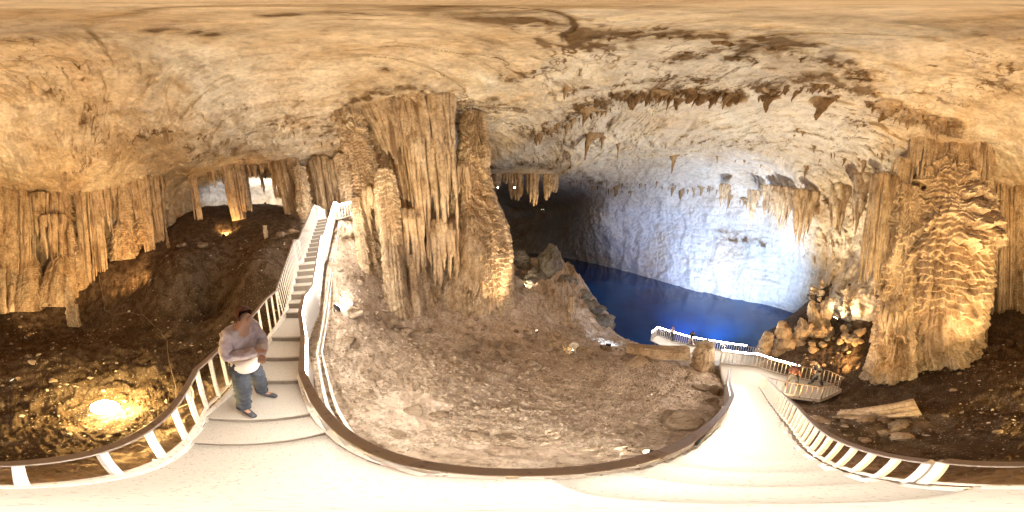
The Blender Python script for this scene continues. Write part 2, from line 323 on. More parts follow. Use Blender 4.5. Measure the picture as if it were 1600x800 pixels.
def ground_z(x, y, detail=True):
    x = np.asarray(x, float); y = np.asarray(y, float)
    z = rbf(GP[:, :2], GP[:, 2], np.stack([x, y], 1), .8, 2)
    z = np.maximum(z, -19); rr = np.hypot(x, y)
    if detail:
        w = smooth(.9, 3.0, np.abs(y + .3) + np.maximum(0, -x - 2.5) * .0) * .8 + .2
        side = smooth(-1.0, -3.0, y) * .2 + smooth(5, 9, rr) * .4 + .25
        z = z + w * side * (.30 * fbm(x * .5, y * .5, 3.0 + 0 * x, 4, .55) + .22 * fbm(x * 1.3, y * 1.3, 8.0 + 0 * x, 4, .6, True)) + .05 * fbm(x * 3.3, y * 3.3, 0 * x, 4, .6) + .035 * fbm(x * 9, y * 9, 0 * x + 2, 3, .6, True) + .07 * np.maximum(0, noise(x * 5, y * 5, 0 * x + 7) - .2)
        z = z + smooth(-1.6, -3.5, y) * (.08 * fbm(x * 1.7, y * 1.7, 0 * x + 20, 4, .6, True) + .06 * np.maximum(0, noise(x * 3.1, y * 3.1, 0 * x)))
        pile = np.exp(-(((x - 4.6) / 4.2) ** 2 + ((y - 16) / 4.5) ** 2))
        z = z + pile * 1.4 * fbm(x * .7, y * .7, 5.0 + 0 * x, 4, .55, True)
    return z
NA, NR = 1400, 380
a2 = np.linspace(-PI, PI, NA, endpoint=False); r2 = .05 * (95 / .05) ** (np.linspace(0, 1, NR))
A2, R2 = np.meshgrid(a2, r2); X2 = (R2 * np.sin(A2)).ravel(); Y2 = (R2 * np.cos(A2)).ravel()
Z2 = ground_z(X2, Y2)
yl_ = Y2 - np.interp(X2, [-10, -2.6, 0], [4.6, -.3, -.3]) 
soil_stain_shade = np.clip(.9 * smooth(.0, .45, fbm(X2 * .35, Y2 * .35, 0 * X2 + 12, 5, .6)) * (.35 + .65 * smooth(0, -2, yl_)), 0, 1)
soil_stain_shade = np.clip(soil_stain_shade + .95 * smooth(-.4, -1.6, yl_) - .25 * smooth(-.5, .5, yl_) * smooth(.0, .3, fbm(X2 * 1.5, Y2 * 1.5, 0 * X2 + 4, 4)), 0, 1)  # soil left of the walkway painted darker, as unlit floor; patches are its own
link('ground', mesh_grid('ground', np.stack([X2, Y2, Z2], 1), NA, NR, True, M['soil'], soil_stain_shade), kind='structure')
def gz1(x, y): return float(ground_z(np.array([x]), np.array([y]))[0])
mb = MB(); mb.bm.faces.new([mb.bm.verts.new(p) for p in ((-5, 8, WATER_Z), (12, -8, WATER_Z), (70, -20, WATER_Z), (80, 90, WATER_Z), (-5, 90, WATER_Z))]); mb.build('lake_water', M['water'], kind='structure')

# ------------------------------------------------------------------ flowstone columns
def flow_mesh(name, prof, h, ell=1.0, nth=260, nz=420, rib=.10, ribf=3.5, tier=0.0, tamp=.0, seed=0, drip=.35, lump=.15, bend=(0, 0), rag=0, mat=None, tz=(0, 1), sec=.3, pha=2.6):
    """a column: prof = [(t, radius)] from bottom t=0 to top t=1; ribs run down it, tiers step it like shingles"""
    th = np.linspace(0, 2 * PI, nth, endpoint=False); t = np.linspace(0, 1, nz); TH, T = np.meshgrid(th, t)
    r0 = np.interp(T, [p[0] for p in prof], [p[1] for p in prof]); z = T * h
    so = seed * 13.7; Rm = max(p[1] for p in prof)
    cx, sy = np.cos(TH), np.sin(TH)
    # broad lobes: a cluster of fused pillars
    lob = fbm(cx * 1.4 + so, sy * 1.4, z * .07 + so, 3)
    n1 = noise(cx * ribf * Rm + so, sy * ribf * Rm, z * .09); n2 = noise(cx * ribf * 2.3 * Rm - so, sy * ribf * 2.3 * Rm, z * .16 + so)
    n3 = noise(cx * ribf * 5.5 * Rm - so, sy * ribf * 5.5 * Rm, z * .3 + so)
    ribs = np.abs(n1) ** .7 * 1.4 + .55 * np.abs(n2) ** .7 + .25 * np.abs(n3) ** .7 - .7
    r = r0 * (1 + lump * 1.6 * lob) + rib * ribs
    r = r + lump * .6 * fbm(cx * 2.5 * Rm, sy * 2.5 * Rm + so, z * 1.1, 4)
    if tier:
        ph = -z / tier + pha * fbm(cx * .55 * Rm + so, sy * .55 * Rm, z * .16, 3) + drip * (n2 * .2 + n3 * .45) + .25 * noise(cx * 4 * Rm, sy * 4 * Rm, z * 1.5)
        f = ph - np.floor(ph); f = f * smooth(1.0, .9, f)
        k = .45 + 2.6 * fbm(cx * .7 * Rm, sy * .7 * Rm + so, z * .4 + 4, 3)
        tm = smooth(tz[0] - .08, tz[0] + .04, T) * smooth(tz[1] + .06, tz[1] - .06, T)
        r = r + tm * tamp * np.clip(k, .35, 1.7) * (f ** .8 - .35)
        ph2 = -z / (tier * .31) + 1.2 * fbm(cx * 1.3 * Rm + so, sy * 1.3 * Rm, z * .5, 3) + drip * .7 * n3
        f2 = ph2 - np.floor(ph2); r = r + tm * tamp * sec * (f2 * smooth(1.0, .88, f2) - .3)
    r = np.maximum(r, r0 * .25)
    bx = bend[0] * T ** 1.5 + Rm * .12 * noise(z * .3 + so, 0 * z, 0 * z); by = bend[1] * T ** 1.5 + Rm * .12 * noise(z * .3 - so, 0 * z + 5, 0 * z)
    if rag: z = z + rag * (n1 * .8 + n2 * .5) * (1 - T) ** 2
    V = np.stack([r * cx + bx, r * sy * ell + by, z], -1)
    V[0, :, :2] = V[0].mean(0)[:2] + (V[0, :, :2] - V[0].mean(0)[:2]) * .02; V[-1, :, :2] = V[-1].mean(0)[:2] + (V[-1, :, :2] - V[-1].mean(0)[:2]) * .02
    sv = np.clip(.75 * smooth(.05, .55, fbm(cx * 1.2 * Rm + so, sy * 1.2 * Rm, z * .3 + so, 4)) + .35 * smooth(.12, 0, np.abs(n1)), 0, 1)  # stain patches, plus painted shade in the grooves between ribs
    return mesh_grid(name, V, nth, nz, True, mat or M['flow'], sv)
def place_flow(px, ptop, pbot, d, w0, w1, parent=None, name='flowstone_column', label=None, cat=None, group=None, extra=(.4, .4), mids=(), seed=1, face=True, **kw):
    """column standing at horizontal distance d, seen from pixel ptop down to pbot; w0/w1 widths in pixels at bottom/top"""
    b = on_d(px, pbot, d); tz = on_d(px, ptop, d).z + extra[1]; z0 = b.z - extra[0]
    m = math.radians(.225) * d / 2
    prof = [(0, w0 * m)] + [(t, w * m) for t, w in mids] + [(1, w1 * m)]
    me = flow_mesh(name, prof, tz - z0, seed=seed, **kw)
    o = link(name, me, parent, label=label, cat=cat, group=group)
    o.location = (b.x, b.y, z0); o.rotation_euler.z = math.atan2(b.y, b.x) + PI / 2 if face else 0
    return o

def pipes(parent, px, ptop, pbot, d, wt, wb, n, r=(.05, .13), rag=.3, name='drapery', label=None, cat=None, group=None, seed=0, depth=.5, up=.8, tip=.15, core=True, dz=0.0):
    """a curtain of hanging ribs: n tapered tubes side by side on a bowed line, one mesh"""
    rs = np.random.RandomState(900 + seed); c = on_d(px, ptop, d); zt = c.z + up; zb = on_d(px, pbot, d).z if pbot else gz1(c.x, c.y) - .5
    m = math.radians(.225) * d * 1.04; mb = MB(); ang = math.atan2(c.y, c.x) - PI / 2
    ux = Vector((math.cos(ang), math.sin(ang), 0)); uy = Vector((-math.sin(ang), math.cos(ang), 0)); base = Vector((c.x, c.y, zt))
    for i in range(n):
        t = ((i + rs.uniform(-.4, .4)) / max(1, n - 1) - .5) * 2 if n > 1 else 0; t = max(-1, min(1, t))
        bow = -math.sqrt(max(0, 1 - t * t * .95)) * depth + rs.uniform(-.06, .06)
        L = (zt - zb) * (1 - rag * rs.rand() ** 1.4 - .25 * rag * abs(t)); rr = rs.uniform(*r) * (1.3 if rs.rand() < .15 else 1); K = 26; P, Rr_ = [], []
        for k in range(K + 1):
            s_ = k / K; w = wt + (wb - wt) * min(1, s_ * L / (zt - zb))
            P.append(-ux * (t * w * m / 2) + uy * bow * (1 - .35 * s_) + Vector((0, 0, -s_ * L)) + ux * .03 * math.sin(s_ * 9 + i))
            ta = 1 if s_ < 1 - tip else max(.12, math.sqrt(max(0, (1 - s_) / tip)))
            if up <= .35: P[-1] = P[-1] + uy * .45 * max(0, 1 - s_ * 5)
            Rr_.append(rr * ta * (1 + .22 * math.sin(s_ * L * rs.uniform(2.0, 2.4) + i * 2) + rs.uniform(-.12, .12)) * (1.35 - .45 * s_))
        mb.tube(P, Rr_, 9)
    bmesh.ops.recalc_face_normals(mb.bm, faces=mb.bm.faces); me = bpy.data.meshes.new(name); mb.bm.to_mesh(me); mb.bm.free(); me.materials.append(M['flow'])
    co = np.empty(len(me.vertices) * 3, np.float32); me.vertices.foreach_get('co', co); co = co.reshape(-1, 3); a = me.attributes.new('stain_shade', 'FLOAT', 'POINT')
    a.data.foreach_set('value', np.clip(.9 * smooth(.0, .5, fbm(co[:, 0] * 2.2 + seed, co[:, 1] * 2.2, co[:, 2] * .25, 3)), 0, 1).astype(np.float32))
    o = link(name, me, parent, label=label, cat=cat, group=group); o.location = base; return o

# the great fluted column in the middle
gc = thing('giant_column', 'giant fluted cream column joining floor and roof, right of the white stairs', 'column')
place_flow(657, 148, 472, 9.9, 80, 170, gc, 'trunk', mids=[(.12, 66), (.35, 66), (.6, 92), (.85, 135)], seed=2, nth=760, nz=700, rib=.40, ribf=1.5, tier=2.2, tamp=.22, lump=.10, extra=(.6, 1.0), drip=.2)
place_flow(622, 268, 482, 7.3, 42, 22, gc, 'pillar', mids=[(.2, 33), (.5, 30), (.78, 34), (.9, 30)], seed=5, nth=220, nz=520, rib=.07, ribf=6, tier=.8, tamp=.20, lump=.08, extra=(.5, .1), label='bright stacked pillar bulging in knobbly tiers')
place_flow(584, 172, 452, 8.6, 42, 50, gc, 'pillar', mids=[(.3, 30), (.6, 30), (.85, 38)], seed=7, nth=260, nz=560, rib=.14, ribf=3.4, tier=.7, tamp=.34, lump=.18, extra=(.6, 1.0), label='dark rough side pillar with notched edges')
place_flow(744, 190, 466, 9.8, 112, 26, gc, 'buttress', mids=[(.2, 100), (.4, 80), (.62, 50), (.8, 36)], seed=11, nth=560, nz=700, rib=.10, ribf=3.6, tier=1.0, tamp=.30, lump=.10, extra=(.6, .8), drip=.3)
pipes(gc, 612, 165, 258, 8.2, 90, 30, 16, (.06, .14), .25, seed=1)
pipes(gc, 640, 158, 300, 8.3, 60, 46, 15, (.05, .12), .45, seed=2)
pipes(gc, 672, 165, 330, 8.1, 62, 44, 16, (.05, .12), .5, seed=3)
pipes(gc, 650, 205, 400, 8.0, 34, 30, 9, (.05, .11), .35, seed=4, up=.1)
pipes(gc, 690, 215, 392, 8.0, 30, 34, 9, (.05, .11), .6, seed=5, up=.1)
pipes(gc, 640, 330, 455, 7.8, 30, 34, 7, (.07, .13), .3, seed=6, up=.1)
pipes(gc, 722, 262, 330, 8.7, 26, 46, 12, (.05, .1), .5, seed=7, up=.3)
pipes(gc, 735, 345, 415, 8.7, 50, 60, 14, (.05, .1), .6, seed=8, up=.3)
pipes(gc, 690, 350, 450, 8.0, 40, 46, 12, (.06, .12), .5, seed=9, up=.2)
pipes(gc, 577, 300, 372, 8.1, 24, 30, 9, (.05, .1), .5, seed=10, up=.3)
place_flow(662, 330, 478, 8.4, 26, 18, gc, 'pillar', mids=[(.3, 18), (.7, 16)], seed=27, nth=160, nz=400, rib=.06, ribf=6, tier=.7, tamp=.12, extra=(.5, .2), label='slim central pillar between dark recesses')
place_flow(650, 410, 478, 7.6, 26, 12, gc, 'spire', seed=17, nth=140, nz=240, rib=.06, ribf=6, tier=.4, tamp=.12, lump=.12, label='short knobbly spire at the foot')
place_flow(573, 320, 455, 7.8, 22, 12, gc, 'spire', seed=19, nth=140, nz=300, rib=.06, ribf=6, tier=.5, tamp=.14, lump=.15, label='thin notched spire by the path')
for px, ya, yb, w, s in [(793, 430, 462, 10, 31), (800, 420, 470, 8, 33), (785, 440, 470, 9, 35)]:
    place_flow(px, ya, yb, 10.5, w, w * .5, gc, 'spire', seed=s, nth=80, nz=120, rib=.03, ribf=6, tier=.3, tamp=.07)

# the tiered flowstone tower on the other side
tw = thing('flowstone_tower', 'huge tiered amber flowstone tower hung with short drip fringes', 'column')
place_flow(1462, 222, 572, 10.4, 80, 92, tw, 'trunk', mids=[(.08, 110), (.2, 142), (.35, 150), (.5, 146), (.65, 124), (.8, 100)], seed=41, nth=860, nz=940, rib=.10, ribf=2.6, tier=1.25, tamp=.78, lump=.16, drip=.13, tz=(0, .76), sec=.30, pha=1.5, extra=(.7, 1.0))
place_flow(1392, 300, 590, 8.9, 84, 36, tw, 'pillar', mids=[(.15, 78), (.4, 66), (.75, 50)], seed=43, nth=360, nz=620, rib=.15, ribf=3.2, tier=1.2, tamp=.35, lump=.15, drip=.5, extra=(.8, .3), label='brown fluted side pillar with a knobbly foot')
place_flow(1522, 226, 500, 10.0, 44, 40, tw, 'pillar', mids=[(.3, 44), (.7, 40)], seed=47, nth=300, nz=620, rib=.10, ribf=4.2, tier=.9, tamp=.22, extra=(.2, 1.0), label='bright fluted pillar on the right edge')
for k, a in enumerate([(1450, 232, 318, 9.2, 60, 66, 18, .5), (1490, 226, 300, 9.1, 46, 40, 13, .4), (1530, 228, 330, 9.2, 36, 36, 12, .3), (1408, 270, 330, 9.3, 26, 34, 9, .5), (1500, 375, 455, 8.9, 44, 50, 13, .5), (1440, 440, 475, 8.6, 60, 66, 20, .7), (1475, 500, 548, 8.4, 80, 84, 30, .7), (1475, 540, 582, 8.7, 96, 84, 36, .7), (1530, 440, 560, 9.2, 30, 24, 9, .4), (1380, 300, 470, 8.7, 40, 44, 13, .3), (1480, 330, 356, 9.0, 60, 60, 20, .8), (1400, 480, 560, 8.0, 40, 40, 10, .5)]):
    pipes(tw, *a[:7], (.04, .10), a[7], seed=20 + k, up=.35 if a[1] > 300 else 1.0)
place_flow(1432, 500, 560, 8.3, 22, 9, tw, 'spire', seed=49, nth=100, nz=200, rib=.05, ribf=6, tier=.35, tamp=.12)
place_flow(1378, 295, 350, 10.4, 40, 44, tw, 'drapery', seed=51, nth=160, nz=200, rib=.14, ribf=3.5, extra=(.1, .8), rag=.6)

# fluted columns and curtains along the far left wall
GL = 'fluted columns along the amber back wall'
wall_cols = [  # px, top, bottom, dist, w0, w1, tier, label, hanging
    (12, 318, 470, 15.6, 26, 30, .8, 'pale ribbed column with a lumpy knob at its foot', 0),
    (35, 312, 475, 16.2, 30, 40, 0, 'narrow fluted curtain column beside the knobbly foot column', 0),
    (62, 325, 405, 15.6, 26, 34, 0, 'fluted curtain ending in points above a lumpy shelf', 1),
    (88, 320, 432, 16.0, 22, 30, 0, 'amber ribbed curtain left of the round hanging drapery', 1),
    (83, 362, 432, 14.9, 22, 36, 0, 'round hanging drapery like a folded umbrella', 1),
    (108, 322, 400, 16.4, 26, 26, .7, 'shaggy tiered curtain between hanging drapery and twin pillars', 1),
    (133, 312, 415, 15.3, 16, 15, 0, 'smooth straight pillar, left one of the twin pillars', 0),
    (151, 314, 408, 15.4, 13, 12, 0, 'smooth straight pillar, right one of the twin pillars', 0),
    (172, 308, 396, 15.8, 20, 34, 0, 'wide dark red ribbed curtain right of the twin pillars', 1),
    (200, 292, 372, 16.2, 24, 30, .8, 'rough tiered column at the end of the ribbed curtains', 0),
    (222, 292, 370, 15.8, 14, 18, 0, 'slim fluted column where the floor starts rising', 0),
    (243, 290, 352, 16.4, 12, 22, 0, 'short fluted column leaning over the rising floor', 0),
    (302, 283, 335, 17.0, 12, 9, 0, 'thin amber column left of the wide window column', 0),
    (372, 268, 322, 16.0, 22, 28, 0, 'wide amber column between the two bright openings', 0),
    (426, 260, 300, 15.0, 7, 8, 0, 'very thin dark column crossing the brightest opening', 0),
    (453, 268, 318, 14.2, 16, 26, 0, 'amber column right of the brightest opening', 0),
    (478, 280, 328, 13.2, 22, 16, .7, 'domed ribbed column just behind the top of the stairs', 0),
    (503, 268, 318, 14.0, 16, 20, 0, 'brown ribbed column above the top landing', 0),
    (525, 275, 318, 14.5, 24, 26, 0, 'pale ribbed curtain behind the lamps on the top walkway', 0),
    (548, 262, 322, 13.0, 14, 22, .8, 'dark column between top walkway and giant column', 0),
    (1562, 290, 480, 15.0, 16, 24, 0, 'dark ribbed column right behind the tiered tower', 0),
    (1580, 292, 470, 15.6, 14, 22, 0, 'amber ribbed column second from the tiered tower', 0),
    (1596, 300, 480, 15.2, 18, 24, .7, 'knobbly amber column third from the tiered tower', 0)]
for i, (px, pt, pb, d, w0, w1, ti, lab, hang) in enumerate(wall_cols):
    if px > 330 and px < 560 and not hang: pb += 14
    if ti:
        o = place_flow(px, pt, pb, d, w0, w1, None, 'fluted_column', label=lab, cat='column', group=GL, extra=(.6, 1.3), seed=60 + i, mids=[(.15, w0 * .92), (.5, (w0 + w1) * .42), (.85, w1 * .9)], nth=260, nz=360, rib=.16, ribf=3.2, tier=ti * 1.3, tamp=.4, lump=.16, ell=.7)
    else:
        n = max(4, int((w0 + w1) / 2 / (3.0 if max(w0, w1) > 14 else 2.4))); o = pipes(None, px, pt, pb if (hang or pt < 290 and px > 330) else None, d, w1 * 1.1, w0, n, (.07, .17), .7 if hang else .03, 'hanging_curtain' if hang else 'fluted_column', lab, 'curtain' if hang else 'column', GL, seed=60 + i, depth=.02 * w1, up=1.5, tip=.2 if hang else .02)
        if not hang and w0 > 12:
            c = place_flow(px, pt, pb, d + .25, w0 * .9, w1 * .9, o, 'core', extra=(.6, 1.3), seed=60 + i, nth=120, nz=200, rib=.14, ribf=3.2, lump=.12, ell=.7); c.matrix_parent_inverse = Matrix.Translation(-o.location)
# a lumpy backing of shelves below the curtains
for i, (px, pt, pb, d, w, lab) in enumerate([(45, 395, 470, 16.6, 46, 'lumpy shelf of flowstone under the pointed curtain'), (100, 400, 462, 16.4, 60, 'lumpy brown shelf behind the lone slender stalagmite'), (128, 372, 440, 16.4, 34, 'knobbly mound between the hanging drapery and twin pillars'), (196, 345, 395, 16.8, 44, 'rounded flowstone mound at the end of the curtains'), (225, 330, 372, 17, 40, 'mound of flowstone where the floor starts rising'), (10, 420, 490, 16, 30, 'knobbly mound below the ribbed wall')]):
    place_flow(px, pt, pb, d, w * 1.1, w * .25, None, 'flowstone_mound', label=lab, cat='flowstone', group='flowstone mounds along the back wall', extra=(.8, .2), seed=300 + i, mids=[(.3, w), (.7, w * .75), (.9, w * .5)], nth=260, nz=260, rib=.08, ribf=3, tier=.7, tamp=.3, lump=.2)
# drapes above the right shore
GR = 'orange drapes hanging by the lake'
for i, (px, pt, pb, d, w0, w1, lab) in enumerate([(1176, 325, 366, 27, 4, 16, 'dark pointed drape in front of the white lake wall'), (1222, 322, 372, 24, 14, 34, 'broad orange drape at the right edge of the white lake wall'), (1256, 330, 392, 21, 14, 34, 'ribbed orange drape right of the broad one'), (1203, 318, 348, 26, 6, 22, 'short brown drape between two pointed ones'),
                                                   (1130, 312, 340, 31, 3, 12, 'brown spear shaped drape hanging over the white lake wall'), (1310, 330, 395, 15, 8, 22, 'dark drape near the tower side pillar'), (1343, 318, 378, 13, 6, 18, 'slim drape beside the tower side pillar')]):
    pipes(None, px, pt - 8, pb, d, w1, w0 + 2, max(4, int(w1 / 3)), (.12, .30), .5, 'hanging_drape', lab, 'drape', GR, seed=100 + i, depth=.5, up=2.2, tip=.5)
for i, (px, pt, pb, d, w0, w1, n, lab) in enumerate([(338, 268, 302, 17.2, 30, 34, 9, 'ragged curtain hanging across the left bright opening'), (326, 270, 312, 18.5, 10, 12, 4, 'thin curtain at the left edge of the left bright opening'), (400, 256, 285, 15.6, 34, 38, 9, 'ragged fringe hanging across the brightest opening'), (352, 270, 310, 19, 8, 12, 4, 'thin curtain beside the wide window column'), (438, 260, 306, 16.5, 14, 18, 5, 'curtain at the right edge of the brightest opening'), (412, 285, 312, 18, 10, 6, 4, 'low knobbly pillars at the foot of the brightest opening')]):
    pipes(None, px, pt, pb, d, w1, w0, n, (.05, .16), .75, 'hanging_curtain', lab, 'curtain', 'curtains across the bright openings', seed=450 + i, depth=.4, up=1.4)
# formations inside the dark passage
for i, (px, pt, pb, d, w0, w1, n, lab) in enumerate([(832, 268, 330, 28, 12, 16, 5, 'pale pillar standing in the lit part of the dark passage'), (806, 275, 322, 29, 12, 22, 6, 'curtain left of the pale passage pillar'), (862, 272, 318, 28, 16, 22, 7, 'curtain right of the pale passage pillar'), (775, 262, 300, 27, 8, 14, 4, 'dim curtain beside the giant column edge'), (790, 262, 292, 29, 6, 10, 3, 'narrow dim curtain in the passage')]):
    pipes(None, px, pt, pb, d, w1, w0, n, (.18, .4), .3, 'passage_curtain', lab, 'curtain', 'curtains in the dark passage', seed=400 + i, depth=.8, up=2)
place_flow(103, 235, 318, 11.5, 5, 18, None, 'long_stalactite', label='longest single stalactite, hanging from the low left roof', cat='stalactite', extra=(0, .9), seed=120, mids=[(.5, 8), (.8, 13)], nth=90, nz=200, rib=.07, ribf=6, ell=.8)
place_flow(90, 236, 262, 12.2, 6, 16, None, 'short_stalactite', label='stubby stalactite just left of the longest stalactite', cat='stalactite', extra=(0, .9), seed=121, mids=[(.5, 8)], nth=90, nz=120, rib=.07, ribf=6, ell=.8)

def crag(px, pt, pb, d, w, lab, seed):
    b = on_d(px, pb, d); zt = on_d(px, pt, d).z; H = zt - b.z + .6; rw = w * math.radians(.225) * d / 2
    bm = bmesh.new(); rs = np.random.RandomState(seed + 60)
    for k in range(9):
        t = k / 8; g = bmesh.ops.create_icosphere(bm, subdivisions=4, radius=1, matrix=Matrix.Translation((rs.uniform(-.5, .5) * rw * (1 - t * .6), rs.uniform(-.4, .4) * rw, H * (.05 + .86 * t * (1 - .5 * rs.rand() * (k % 3 > 0))))) @ Matrix.Diagonal((rw * (1.0 - .5 * t) * rs.uniform(.6, 1), rw * (1.0 - .5 * t) * rs.uniform(.6, 1), H * rs.uniform(.12, .22), 1)))
    me = bpy.data.meshes.new('stalagmite'); bm.to_mesh(me); bm.free(); n = len(me.vertices); co = np.empty(n * 3, np.float32); me.vertices.foreach_get('co', co); co = co.reshape(-1, 3); no = np.empty(n * 3, np.float32); me.vertices.foreach_get('normal', no); no = no.reshape(-1, 3)
    dd = .22 * fbm(co[:, 0] * 2.2 + seed * 3, co[:, 1] * 2.2, co[:, 2] * 1.6, 4, .6, True) + .10 * fbm(co[:, 0] * 6, co[:, 1] * 6 + seed, co[:, 2] * 5, 3)
    me.vertices.foreach_set('co', (co + no * dd[:, None]).ravel()); me.polygons.foreach_set('use_smooth', np.ones(len(me.polygons), bool)); me.materials.append(M['flow']); me.update()
    a = me.attributes.new('stain_shade', 'FLOAT', 'POINT'); a.data.foreach_set('value', smooth(.1, .6, fbm(co[:, 0] * 1.2, co[:, 1] * 1.2 + seed, co[:, 2], 4)).astype(np.float32))
    o = link('stalagmite', me, label=lab, cat='stalagmite', group='craggy amber stalagmites at the lake edge'); o.location = (b.x, b.y, b.z - .6); return o
# stalagmites
for i, (px, pt, pb, d, w0, w1, lab) in enumerate([(112, 432, 502, 12.2, 15, 8, 'slender notched stalagmite standing alone on the dark left floor'), (4, 420, 482, 13.5, 13, 8, 'pale notched stalagmite below the ribbed curtain wall'),
        (120, 475, 502, 11.6, 9, 6, 'small stalagmite touching the foot of the lone slender one'), (18, 445, 480, 14, 10, 7, 'rounded stalagmite behind the pale notched one'), (262, 362, 380, 13.5, 4, 2, 'tiny pale stalagmite left of the small lit rocks'),
        (890, 462, 522, 12.2, 24, 8, 'ridged stalagmite standing in the boulder heap beside a lamp'), (1318, 446, 490, 14, 5, 2, 'thin white stalagmite above the spotlit rocks'), (416, 352, 372, 11, 6, 4, 'leaning stump on the slope left of the stairs'),
        ][:8]):
    place_flow(px, pt, pb, d, w0, w1, None, 'stalagmite', label=lab, cat='stalagmite', group='stalagmites on the cave floor', extra=(.4, 0), seed=130 + i, mids=[(.4, (w0 + w1) * .42 + 1), (.85, w1 * 1.05)], nth=110, nz=200, rib=.03, ribf=6, tier=.4, tamp=.12, lump=.18, drip=.2)
for i, (px, pt, pb, d, w0, w1, lab) in enumerate([(1283, 452, 530, 15, 34, 12, 'tall rough amber stalagmite at the lake edge'), (1247, 500, 545, 13.8, 40, 22, 'lumpy amber stalagmite in front of the dark water'), (1222, 500, 545, 13.2, 34, 16, 'craggy bright orange stalagmite beside the lake railing'),
        (1196, 514, 545, 12.8, 24, 16, 'small square topped orange stalagmite nearest the lake'), (1262, 470, 540, 14.6, 28, 14, 'knobbly amber stalagmite between the two largest shore ones')]):
    crag(px, pt, pb, d, w0, lab, i)

# ------------------------------------------------------------------ stalactites: a few shapes, many copies
protos = []
for k in range(9):
    h = 1.0; w = [.16, .12, .2, .14, .1, .24, .3, .13, .18][k]
    t = np.linspace(0, 1, 26); th = np.linspace(0, 2 * PI, 14, endpoint=False); TH, T = np.meshgrid(th, t)
    r = w * .8 * (.04 + .96 * T ** [.8, 1.1, .7, 1.3, .9, 1.0, .6, 1.5, 1.0][k]); r = r * (1 + .4 * noise(np.cos(TH) * 2 + k * 5, np.sin(TH) * 2, T * 4)) + w * .9 * T ** 9 + w * .16 * np.abs(noise(np.cos(TH) * 4, np.sin(TH) * 4 + k, T * 5))
    r[0] *= .05
    V = np.stack([r * np.cos(TH) + .05 * noise(T * 2 + k, 0 * T, 0 * T), r * np.sin(TH) * .8 + .05 * noise(T * 2 + k + 9, 0 * T, 0 * T), (T - 1) * h], -1)
    protos.append(mesh_grid('stalactite_shape', V, 14, 26, True, M['stal'], .5 * np.abs(noise(TH, T * 3, TH * 0 + k))))
def stalactite(px, py, lpx, label, group, fat=1.0, up=.25, shapes=None):
    p = hit(px, py); L = lpx * math.radians(.225) * p.length / max(.35, math.cos(math.asin(p.normalized().z))) 
    L = L / 1.0 + up
    o = link('stalactite', random.choice(shapes or protos), label=label, cat='stalactite', group=group)
    o.location = p * 1.0 + Vector((0, 0, up)); o.scale = (L * fat * random.uniform(.75, 1.3), L * fat * random.uniform(.75, 1.3), L)
    o.rotation_euler = (random.uniform(-.05, .05), random.uniform(-.05, .05), random.uniform(0, 6))
def row(pts, n, lo, hi, label, group, spread=5, fat=1.0):
    pts = [Vector(p) for p in pts]; seg = [(b - a).length for a, b in zip(pts, pts[1:])]; tot = sum(seg)
    for i in range(n):
        s = (i + random.random()) / n * tot
        for (a, b), l in zip(zip(pts, pts[1:]), seg):
            if s <= l: q = a.lerp(b, s / l); break
            s -= l
        stalactite(q.x, q.y + random.gauss(0, spread * .5), random.uniform(lo, hi) * random.choice((.6, 1, 1, 1.2)), label, group, fat)
row([(965, 152), (1010, 152), (1060, 146), (1110, 149), (1160, 152)], 60, 5, 18, 'brown stalactite in the dense row under the darkest roof ledge', 'dense stalactite row under the dark roof ledge', 7, .8)
row([(1180, 150), (1230, 140), (1290, 135), (1310, 150)], 16, 6, 14, 'brown stalactite on the broken ledge right of the dense row', 'stalactites on the broken ledge', 6)
row([(1355, 160), (1400, 178), (1450, 188), (1490, 205)], 30, 5, 13, 'short amber stalactite on the ledge above the tiered tower', 'stalactites above the tiered tower', 9)
row([(828, 216), (870, 200), (905, 182), (955, 168)], 24, 6, 16, 'brown stalactite on the slanting ledge over the dark passage', 'stalactites on the slanting ledge', 5)
row([(925, 62), (1010, 56), (1080, 60), (1200, 76), (1280, 98)], 16, 2.5, 6, 'stubby dark stalactite high on the arching roof ledge', 'stalactites high on the arching ledge', 4)
row([(890, 282), (960, 292), (1030, 292), (1110, 300), (1180, 318), (1235, 330)], 40, 5, 15, 'thin stalactite along the roof edge above the white lake wall', 'stalactites along the lake roof edge', 8)
row([(190, 292), (260, 280), (330, 272), (400, 262), (470, 262), (545, 262)], 44, 4, 11, 'small amber stalactite along the low roof edge behind the stairs', 'stalactites along the low roof edge', 5)
row([(440, 205), (520, 225), (558, 235)], 8, 4, 8, 'little stalactite on the shadowed roof left of the giant column', 'stalactites beside the giant column', 12)
row([(900, 225), (1000, 215), (1100, 230), (1190, 262)], 14, 3, 8, 'small scattered stalactite on the pale roof over the lake', 'scattered stalactites over the lake', 16)
row([(1230, 200), (1330, 260), (1400, 235)], 14, 5, 12, 'small amber stalactite on the glowing roof left of the tower', 'stalactites left of the tower', 20)
